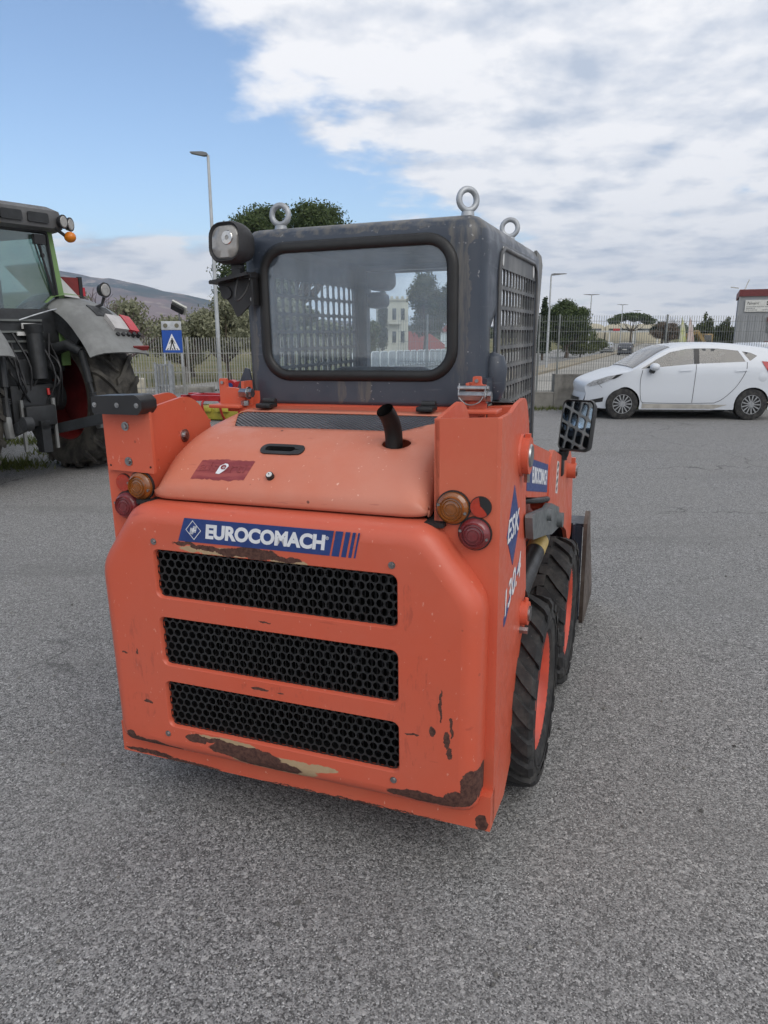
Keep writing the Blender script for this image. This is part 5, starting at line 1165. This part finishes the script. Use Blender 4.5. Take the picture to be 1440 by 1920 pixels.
for (x, y, rz, lab, vw) in ((11.2, 25.8, .12, 'white panel van without side windows behind the wire fence', [[(1.15, 1.22), (1.62, 1.68), (2.0, 1.72), (2.0, 1.2)]]), (12.0, 22.6, .10, 'white minibus with dark side windows behind the wire fence', [[(1.15, 1.22), (1.62, 1.68), (2.0, 1.72), (2.0, 1.2)], [(2.15, 1.22), (2.15, 1.70), (3.2, 1.72), (3.2, 1.22)], [(3.3, 1.22), (3.3, 1.72), (4.5, 1.70), (4.55, 1.22)]])):
    vehicle('white_van', 4.9, 1.9, VAN, [(.95, .36), (3.75, .36)], .25, .33, vw, M_cwhite, (x, y, zo(y) - .25), rz, lab, 'van', False, belt=1.15, tumble=.12)
# excavator, weathered yellow, behind the slat barrier
EX = empty('excavator', (27.6, 62, zo(62)), (0, 0, R(20))); M_exy = plain('weathered machine yellow', (.30, .20, .075), .6, var=.5, vs=2)
for s in (-1, 1): MB().prism(round_poly([(-1.4, .0), (1.4, 0), (1.5, .35), (1.3, .6), (-1.3, .6), (-1.5, .35)], .2, 4), s * .65 - .2, s * .65 + .2, 'y').build('track', M_dark, EX, .5)
MB().box((.2, 0, 1.0), (2.2, 1.6, .7), bev=.12).build('body', M_exy, EX, .5)
cb = MB().box((-.2, .45, 1.75), (1.0, .7, 1.1), bev=.08).build('cab', M_exy, EX, .5); MB().box((-.3, .08, 1.85), (.7, .04, .7)).build('cab_window', M_cglass, cb, 0)
MB().loft(beam((-.7, -.2, 1.2), (-1.9, -.2, 2.5), .3, .4)).loft(beam((-1.85, -.2, 2.45), (-3.0, -.2, 2.1), .26, .34)).build('boom', M_exy, EX, 0); MB().loft(beam((-2.9, -.2, 2.3), (-3.4, -.2, .9), .22, .3)).build('stick', M_exy, EX, 0)
MB().prism(round_poly([(-3.6, .3), (-3.1, .2), (-2.9, .6), (-3.3, 1.0), (-3.7, .8)], .08, 3), -.5, .1, 'y').build('bucket', M_dark, EX, .5)
tag(EX, 'weathered yellow excavator with folded boom behind the slatted barrier', 'excavator')

# ------------------------------------------------------------------ buildings
def building(name, loc, rz, label): e = empty(name, loc, (0, 0, rz)); return tag(e, label, 'building')
M_bgrey = plain('grey cladding', (.30, .31, .33), .7, var=.1, vs=.6); M_bred = plain('dark red fascia', (.16, .028, .030), .6); M_bwin = glass('building glass', (.25, .3, .32), .1, refl=2.); M_frame = plain('window frame', (.5, .5, .5), .5)
B = building('grey_workshop', (33.5, 70, -1.0), R(-24), 'grey clad workshop with dark red fascia and white name board')
MB().box((7, 5, 3.0), (14, 10, 6.0)).build('wall', M_bgrey, B, 0); MB().box((7, 5, 6.12), (14.3, 10.3, .62)).build('fascia', M_bred, B, 0)
for k in range(24): MB().box((.3 + k * .6, -.012, 2.9), (.04, .03, 5.8)).build('cladding_rib', M_bgrey, B, 0)
MB().box((-.05, -.03, 3.0), (.16, .10, 6.0)).build('downpipe', M_bgrey, B, 0); MB().cyl((.25, -.1, 6.4), (.55, -.2, 7.3), .05, n=6).build('antenna', M_whitem, B, .5); MB().box((-.6, -.2, 6.6), (.7, .12, .10), (0, R(8), 0)).build('flood_lamp', M_frame, B, 0)
nb = MB().box((1.62, -.09, 4.95), (2.35, .05, 1.06)).build('name_board', M_whitem, B, 0)
F = lambda x, z: (lambda u, v, d: (x + u, -.117 - d, z + v))
text('lettering', 'Palmerri', F(.62, 5.05), .95, .26, M_dark, nb, bold=.01, shear=.2)
mb = MB(); rl = random.Random(4)
for z, x0_, x1_ in ((4.86, .56, 1.95), (4.86, 2.1, 2.66), (4.72, .56, 1.3), (4.57, .56, 1.5), (4.57, 1.95, 2.66)):      # small print, too far to read
    x = x0_
    while x < x1_: w = rl.uniform(.06, .17); mb.box((x + w / 2, -.118, z), (w, .004, .055)); x += w + .03
mb.build('small_print', M_head, nb, 0, kind='stuff')
lg = MB().box((2.45, -.118, 5.17), (.42, .006, .34)).build('logo_square', M_dark, nb, 0); MB().box((2.43, -.123, 5.17), (.28, .004, .13)).build('logo_mark', M_whitem, nb, 0)
for x, z in ((2.9, 3.55), (2.9, 1.4), (5.5, 3.55), (5.5, 1.4)):
    MB().box((x + .4, -.05, z - .55), (1.7, .06, .9)).build('window', M_bwin, B, 0); MB().box((x + .4, -.06, z + .15), (1.8, .09, .42)).build('red_panel', M_bred, B, 0)
V = building('vaulted_warehouse', (54, 205, zo(200)), R(-14), 'long cream warehouse with two vaulted roofs beyond the road'); M_cream = plain('cream render', (.60, .55, .42), .8, var=.12, vs=.3)
for i in range(3):
    pr = [(i * 7.4, 0), (i * 7.4 + 7.0, 0)] + [(i * 7.4 + 3.5 + 3.5 * math.cos(R(a)), 4.1 + 1.15 * math.sin(R(a))) for a in range(0, 181, 15)]
    MB().prism(pr, 0, 12, 'y').build('vault_bay', M_cream, V, .4); MB().box((i * 7.4 + 3.5, -.03, 3.4), (5.4, .1, .95)).build('window_band', M_bwin, V, 0)
MB().box((11, -6, 3.1), (20, 6, .4)).build('canopy', M_wht, V, 0)
for x in (2, 8, 14, 20): MB().box((x, -8.5, 1.5), (.3, .3, 3.0)).build('canopy_post', M_wht, V, 0)
MB().box((9.6, -9.03, 3.55), (1.6, .1, .6)).build('red_sign', plain('red sign', (.5, .03, .03), .5), V, 0)
W_ = building('white_villa', (-.5, 100, zo(100)), R(6), 'tall cream villa tower with upright windows beyond the road'); M_vil = plain('villa render', (.62, .57, .47), .85, var=.15, vs=.5)
MB().box((1.9, 3, 3.5), (3.8, 6, 7.0)).build('wall', M_vil, W_, 0); MB().box((1.9, 3, 7.08), (4.2, 6.4, .22)).build('cornice', M_vil, W_, 0)
for k in range(6): MB().box((.1 + k * .72, -.1, 7.35), (.36, .3, .34)).build('merlon', M_vil, W_, 0)
for z in (2.2, 5.2):
    for x in (.75, 1.9, 3.05): w = MB().box((x, -.03, z), (.52, .10, 1.5)).build('window', M_bwin, W_, 0); MB().box((x, -.06, z - .80), (.7, .14, .09)).build('sill', M_vil, w, 0)
MB().box((1.9, -.5, 3.95), (1.8, .9, .12)).build('balcony', M_vil, W_, 0); MB().prism([(3.8, 0), (9, 0), (9, 1.2), (6.4, 3.0), (3.8, 3.0)], .5, 5, 'y').build('red_lean_to', plain('red roof tiles', (.42, .09, .075), .8, var=.3), W_, 0)
LW = building('low_house', (12, 150, zo(150)), R(-5), 'low white house glimpsed between the conifers and the round pine'); MB().box((4, 3, 1.5), (9, 6, 3.0)).build('wall', M_wht, LW, 0); MB().prism([(-.8, 2.95), (8.8, 2.95), (7.4, 4.3), (.6, 4.3)], -.4, 6.4, 'y').build('roof', MATS['red roof tiles'], LW, 0)
for x in (1.5, 4, 6.5): MB().box((x, -.03, 1.6), (1.0, .1, 1.2)).build('window', M_bwin, LW, 0)
W2 = building('white_wall', (6.3, 42, zo(42)), R(69), 'short white boundary wall on the grass behind the cab guard'); W2['category'] = 'wall'; MB().box((4, 0, .45), (8, .2, .95)).build('wall_body', M_wht, W2, 0)

# ------------------------------------------------------------------ trees
def leaf_mat(name, a, b, tr=.25):
    t = NT(name); g = t.node('ShaderNodeNewGeometry'); c = t.mix(g.outputs['Random Per Island'], a, b); t.set(col=c, rough=.65, spec=.25)
    out = t.n['Material Output']; tl = t.node('ShaderNodeBsdfTranslucent', {0: c}); m = t.node('ShaderNodeMixShader', {0: tr}); t.l.new(t.p.outputs[0], m.inputs[1]); t.l.new(tl.outputs[0], m.inputs[2]); t.l.new(m.outputs[0], out.inputs[0]); return t.m
L_pine = leaf_mat('pine needles', (.035, .060, .020), (.095, .125, .045)); L_olive = leaf_mat('olive leaves', (.14, .15, .085), (.31, .31, .21)); L_dark = leaf_mat('cypress leaves', (.020, .035, .016), (.05, .07, .03)); L_bush = leaf_mat('bush leaves', (.055, .075, .025), (.13, .15, .05)); L_brown = leaf_mat('brown winter leaves', (.11, .075, .05), (.20, .15, .105)); L_far = leaf_mat('far tree leaves', (.05, .068, .032), (.11, .125, .06)); L_grass = leaf_mat('grass blades', (.06, .09, .02), (.16, .17, .05))
M_bark = plain('bark', (.11, .08, .06), .9, var=.5, vs=4); M_twig = plain('bare twigs', (.13, .095, .10), .9, var=.3)
def leaves(name, clumps, n, size, mat, parent, seed, shell=.55, flat=1.0, droop=0.0):
    """clumps: (x,y,z,rx,ry,rz); leaf-sized quads spread through each clump"""
    rg = np.random.RandomState(seed); C = np.array(clumps); vol = (C[:, 3] * C[:, 4] * C[:, 5]) ** .8; idx = rg.choice(len(C), n, p=vol / vol.sum())
    d = rg.normal(size=(n, 3)); d /= np.linalg.norm(d, axis=1)[:, None]; r = (shell + (1 - shell) * rg.random(n)) * (.72 + .40 * rg.random(n)); p = C[idx, :3] + d * C[idx, 3:] * r[:, None]
    nr = d * .7 + rg.normal(size=(n, 3)) * .6; nr /= np.linalg.norm(nr, axis=1)[:, None]; a = np.cross(nr, rg.normal(size=(n, 3))); a /= np.linalg.norm(a, axis=1)[:, None]; b = np.cross(nr, a)
    s = size * (.55 + .9 * rg.random(n))[:, None]; q = np.stack([p - a * s, p - b * s * .45 * flat, p + a * s, p + b * s * .45 * flat], 1).reshape(-1, 3)
    me = bpy.data.meshes.new(name); me.vertices.add(4 * n); me.vertices.foreach_set('co', q.ravel()); me.loops.add(4 * n); me.loops.foreach_set('vertex_index', np.arange(4 * n)); me.polygons.add(n); me.polygons.foreach_set('loop_start', np.arange(0, 4 * n, 4)); me.update(calc_edges=True); me.materials.append(mat)
    return link(name, me, parent)
def limbs(name, base, targets, r, parent, mat=None, seed=0, trunk_top=.45):
    rg = random.Random(seed); mb = MB(); b = Vector(base); cx = sum((Vector(t) for t in targets), Vector()) / len(targets); fk = b.lerp(cx, trunk_top); fk.x = b.x + (cx.x - b.x) * .3; fk.y = b.y + (cx.y - b.y) * .3
    mb.tube([b, b.lerp(fk, .5) + Vector((rg.uniform(-.2, .2) * r * 3, 0, 0)), fk], [r, r * .8, r * .65], 9)
    for t in targets: t = Vector(t); m = fk.lerp(t, .5) + Vector((0, 0, -.12 * (t - fk).length)); mb.tube([fk, m, t], [r * .45, r * .3, r * .10], 6)
    return mb.build(name, mat or M_bark, parent, 1.0)
def tree(name, base, clumps, n, size, mat, label, tr=.2, seed=1, shell=.5, group=None, trunk_top=.45, cat='tree'):
    e = empty(name, base); tag(e, label, cat, group); limbs('trunk', (0, 0, 0), [c[:3] for c in clumps], tr, e, seed=seed, trunk_top=trunk_top); leaves('crown', clumps, n, size, mat, e, seed, shell); return e
def blob(rg, cx, cy, cz, rx, ry, rz, n, k=.42, lowcut=-1.0):
    out = []
    while len(out) < n:
        d = Vector((rg.gauss(0, 1), rg.gauss(0, 1), rg.gauss(0, 1))).normalized() * rg.uniform(.45, .82)
        if d.z < lowcut: continue
        s = rg.uniform(.75, 1.2) * k; out.append((cx + d.x * rx, cy + d.y * ry, cz + d.z * rz, rx * s, ry * s, rz * s * .85))
    return out
rg = random.Random(11)
tree('stone_pine', (-7.4, 58, zo(58)), blob(rg, 0.1, 0, 8.9, 5.8, 4.5, 3.4, 54, .33) + [(-4.4, 0, 6.8, 1.7, 1.5, 1.5), (-5.0, .5, 5.2, 1.3, 1.0, 1.1), (-4.2, 0, 5.6, 1.5, 1.3, 1.2), (-4.6, 0, 4.2, 1.0, 1.0, .8), (-3.2, 0, 3.8, 1.2, 1.0, .8), (4.4, 0, 9.4, 1.6, 1.5, 1.3), (2.6, 0, 10.6, 1.7, 1.5, 1.2), (-3.2, 0, 10.0, 1.7, 1.5, 1.3)], 70000, .12, L_pine, 'big dark stone pine with broad rounded crown behind the cab', .42, 4, .35)
tree('round_pine', (18.7, 75, zo(75)), blob(rg, -.3, 0, 3.7, 2.9, 2.8, 2.25, 44, .38), 40000, .11, L_pine, 'round bushy pine with low crown beside the road', .25, 6, .35, trunk_top=.3)
tree('umbrella_pine', (57, 170, zo(170)), [(x, y, 6.0 + z, 1.9, 1.7, .85) for x, y, z in ((-4.0, 0, -.5), (-2.4, .5, .1), (-.6, 0, .45), (1.0, .4, .4), (2.7, 0, -.05), (4.0, .2, -.6), (0, -1, 0), (-1.8, 1, .3), (2.0, -1, .2))], 9000, .26, L_pine, 'flat-topped umbrella pine with forked trunk beyond the road', .26, 8, .4, trunk_top=.5)
tree('dark_pine', (62.5, 165, zo(165)), blob(rg, 0, 0, 3.2, 3.4, 2.5, 2.1, 12, .42), 8000, .25, L_dark, 'dark low pine between the umbrella pine and the bare tree', .25, 9, .4)
tree('brown_tree', (58.0, 150, zo(150)), blob(rg, 0, 0, 2.9, 3.5, 2.6, 2.1, 16, .4), 8000, .16, L_brown, 'brown winter tree behind the feather flags', .25, 10, .3)
for i, (x, y, zt, w, lb) in enumerate(((35.0, 80, 4.2, 1.5, 'pointed green conifer behind the excavator'), (37.4, 81, 3.7, 1.9, 'broad green conifer beside the grey workshop'), (36.2, 84, 3.2, 1.7, 'dark conifer between the two green conifers'))):
    tree('conifer', (x, y, zo(80)), [(rg.uniform(-.3, .3) * w, 0, zt * k, w * (1.15 - k) * 1.0, w * (1.15 - k), .75) for k in (.25, .4, .55, .7, .85, .98)] + blob(rg, 0, 0, zt * .5, w, w, zt * .42, 5, .4), 5000, .15, (L_bush, L_bush, L_dark)[i], lb, .15, 20 + i, .3, 'conifers by the workshop', cat='tree')
for i, (x, y, zt, w, lb) in enumerate(((11.8, 62, 5.4, .62, 'narrow dark cypress seen through the side guard'), (14.3, 66, 4.6, .75, 'shorter dark cypress left of the round pine'), (-.2, 96, 9.3, .8, 'pointed dark cypress rising behind the villa roof'))):
    tree('cypress', (x, y, zo(y)), [(0, 0, zt * k + .6, w * (1.05 - .75 * k * k), w * (1.05 - .75 * k * k), zt * .09) for k in np.linspace(.08, 1.0, 11)], 6000, .12, L_dark, lb, .12, 30 + i, .35, 'cypresses')
tree('broad_tree', (3.9, 70, zo(70)), blob(rg, 0, 0, 5.0, 2.2, 2.0, 3.2, 18, .42), 14000, .14, L_far, 'tall loose tree right of the villa', .2, 41, .3); tree('broad_tree', (6.9, 68, zo(68)), blob(rg, 0, 0, 5.2, 2.2, 2.0, 3.0, 16, .42), 12000, .14, L_far, 'tall loose tree between the villa and the cab post', .2, 42, .3)
tree('round_bush', (-1.6, 60, zo(60)), blob(rg, 0, 0, 2.1, 1.5, 1.5, 1.6, 10, .45), 6000, .12, L_bush, 'round dark bush in front of the villa', .12, 43, .3, cat='bush')
tree('park_tree', (-6.5, 44, zo(44)), blob(rg, 0, 0, 3.4, 3.0, 2.4, 2.4, 14, .42), 9000, .14, L_far, 'mid green tree behind the white railing', .2, 45, .3)
tree('hedge_bush', (20.9, 78, zo(78)), blob(rg, 0, 0, 1.1, 2.6, 1.2, 1.2, 10, .45), 7000, .12, L_bush, 'low hedge bush at the foot of the round pine', .1, 46, .3, cat='bush'); tree('hedge_bush', (28.0, 100, zo(100)), blob(rg, 0, 0, 1.3, 2.4, 1.4, 1.5, 8, .45), 5000, .15, L_bush, 'green bush beyond the double-headed lamp', .1, 47, .3, cat='bush')
# olive trees behind the bar fence
OL = [(-10.3, 29, 3.6, 1.9), (-12.8, 31, 3.7, 2.0), (-8.6, 31.5, 3.2, 1.6), (-6.9, 32.5, 3.7, 1.7), (-4.9, 31, 3.9, 1.9), (-15.5, 33, 3.1, 2.0), (-9.4, 36, 3.2, 1.9), (-2.6, 34, 3.0, 1.7)]
OLAB = ['pale olive tree directly behind the crossing sign', 'pale olive tree showing above the tractor fender', 'low olive tree between the sign and the street lamp', 'olive tree behind the tall street lamp', 'olive tree beside the left cab post', 'olive tree half hidden behind the tractor cab', 'hazy olive tree in the row behind the lamp', 'olive tree hidden mostly behind the loader cab']
for i, ((x, y, ht, w), lb) in enumerate(zip(OL, OLAB)): tree('olive_tree', (x, y, zo(y)), blob(rg, 0, 0, ht * .58, w, w * .9, ht * .42, 12, .42), 7500, .085, L_olive, lb, .12, 60 + i, .2, 'olive trees behind the fence', trunk_top=.35)
# bare shrub behind the tractor
def bare(name, base, hgt, label, seed, spread=.55):
    e = empty(name, base); tag(e, label, 'tree'); rg = random.Random(seed); mb = MB(); tr = MB()
    def grow(p, d, l, r, dep):
        q = p + d * l; (tr if dep < 1 else mb).tube([p, p.lerp(q, .5) + Vector((rg.uniform(-.05, .05) * l, rg.uniform(-.05, .05) * l, 0)), q], [r, r * .85, r * .65], 4 if dep else 6)
        if dep >= 5: return
        for k in range(3 if dep < 3 else 2):
            nd = (d + Vector((rg.gauss(0, spread), rg.gauss(0, spread), rg.uniform(-.1, .45)))).normalized(); grow(q.lerp(p, rg.uniform(0, .35)), nd, l * rg.uniform(.62, .85), max(r * .6, .0055), dep + 1)
    for k in range(4): grow(Vector((rg.uniform(-.15, .15), rg.uniform(-.15, .15), 0)), Vector((rg.uniform(-.5, .5), rg.uniform(-.5, .5), 1)).normalized(), hgt * .30, .055, 0)
    tr.build('trunk', M_twig, e, 1.0); mb.build('crown', M_twig, e, 1.0, normals=False); return e
bare('bare_shrub', (-6.6, 16.6, -.05), 2.75, 'leafless purple-grey shrub rising behind the tractor fender', 3); bare('bare_shrub', (-8.0, 20, -.1), 2.6, 'leafless shrub farther back beside the tractor warning board', 5); bare('bare_tree', (61, 158, zo(158)), 7.2, 'pale leafless tree above the brown tree', 9, .4)
# far-off woods along the horizon and scrub at the foot of the hills
FW = [(x, 330 + rg.uniform(-20, 40), zo(300) + 1.5 + rg.uniform(-.5, 1.5), rg.uniform(6, 12), 5, rg.uniform(2.2, 4.2)) for x in np.arange(-420, 460, 9)]
o = leaves('far_wood', FW, 26000, 1.0, L_far, None, 77, .4); o['kind'] = 'stuff'; o['label'] = 'dark line of far woods along the horizon'; o['category'] = 'woods'
# ------------------------------------------------------------------ small growth and grit
def tufts(name, pts, n, h, mat, seed, label):
    rg = np.random.RandomState(seed); P = np.array(pts); idx = rg.randint(0, len(P), n); c = P[idx] + rg.normal(size=(n, 2)) * .16
    vs = []; fs = []
    for i, (x, y) in enumerate(c):
        a = rg.random() * 6.28; w = .005 + .005 * rg.random(); hh = h * (.4 + .8 * rg.random()); lx, ly = rg.normal(size=2) * hh * .45; b = len(vs)
        vs += [(x - w * math.cos(a), y - w * math.sin(a), 0), (x + w * math.cos(a), y + w * math.sin(a), 0), (x + lx, y + ly, hh)]; fs.append((b, b + 1, b + 2))
    me = bpy.data.meshes.new(name); me.from_pydata(vs, [], fs); me.materials.append(mat); o = link(name, me, None, 'stuff'); o['label'] = label; o['category'] = 'grass'; return o
gp_ = [(-4.6 + .1 * k, 9.6 + .04 * k + .3 * math.sin(k)) for k in range(26)] + [(-5.6 + .12 * k, 10.6 + .15 * math.sin(k * 2)) for k in range(30)] + [(-4.9 + .07 * k, 8.6 + .05 * math.sin(k)) for k in range(9)]
tufts('verge_grass', gp_, 5200, .10, L_grass, 3, 'ragged green grass on the verge under the tractor')
tufts('wall_weeds', [(x, WALLY(x) - .06) for x in np.arange(1.0, 14, .08)], 4200, .09, L_grass, 4, 'weeds and moss along the foot of the concrete wall')
rgn = np.random.RandomState(8); mb = MB()
for k in range(900):
    d = .4 + 9 * rgn.random() ** 1.6; a = rgn.uniform(-.7, .7); x, y = d * math.tan(a), d + .3; s = .0025 + .009 * rgn.random() ** 4
    vs = [Vector(v) * s * rgn.uniform(.7, 1.2) for v in ((1, 0, 0), (0, 1, 0), (-1, 0, 0), (0, -1, 0), (0, 0, .7), (0, 0, -.4))]; ro = rgn.random() * 6; c, s_ = math.cos(ro), math.sin(ro)
    mb.add([(x + v.x * c - v.y * s_, y + v.x * s_ + v.y * c, s * .3 + v.z) for v in vs], [(0, 1, 4), (1, 2, 4), (2, 3, 4), (3, 0, 4), (1, 0, 5), (2, 1, 5), (3, 2, 5), (0, 3, 5)])
o = mb.build('loose_grit', plain('grit', (.22, .21, .19), .9, var=.8, vs=3, col2=(.03, .03, .03)), None, 0, 'stuff', normals=False); o['label'] = 'loose grit scattered over the asphalt'; o['category'] = 'grit'

# ------------------------------------------------------------------ the air between here and the hills
hzb = MB().box((0, 1500, 190), (11000, 5600, 400)).build('haze', None, None, 0, 'stuff')
m = bpy.data.materials.new('haze'); m.use_nodes = True; nt_ = m.node_tree; nt_.nodes.clear(); o_ = nt_.nodes.new('ShaderNodeOutputMaterial'); vp = nt_.nodes.new('ShaderNodeVolumePrincipled')
vp.inputs['Color'].default_value = (.62, .74, .95, 1); vp.inputs['Density'].default_value = 0.0002; vp.inputs['Anisotropy'].default_value = .2; nt_.links.new(vp.outputs[0], o_.inputs['Volume']); hzb.data.materials.append(m); m.cycles.homogeneous_volume = True
hzb['label'] = 'thin blue haze over the plain and hills'; hzb['category'] = 'haze'
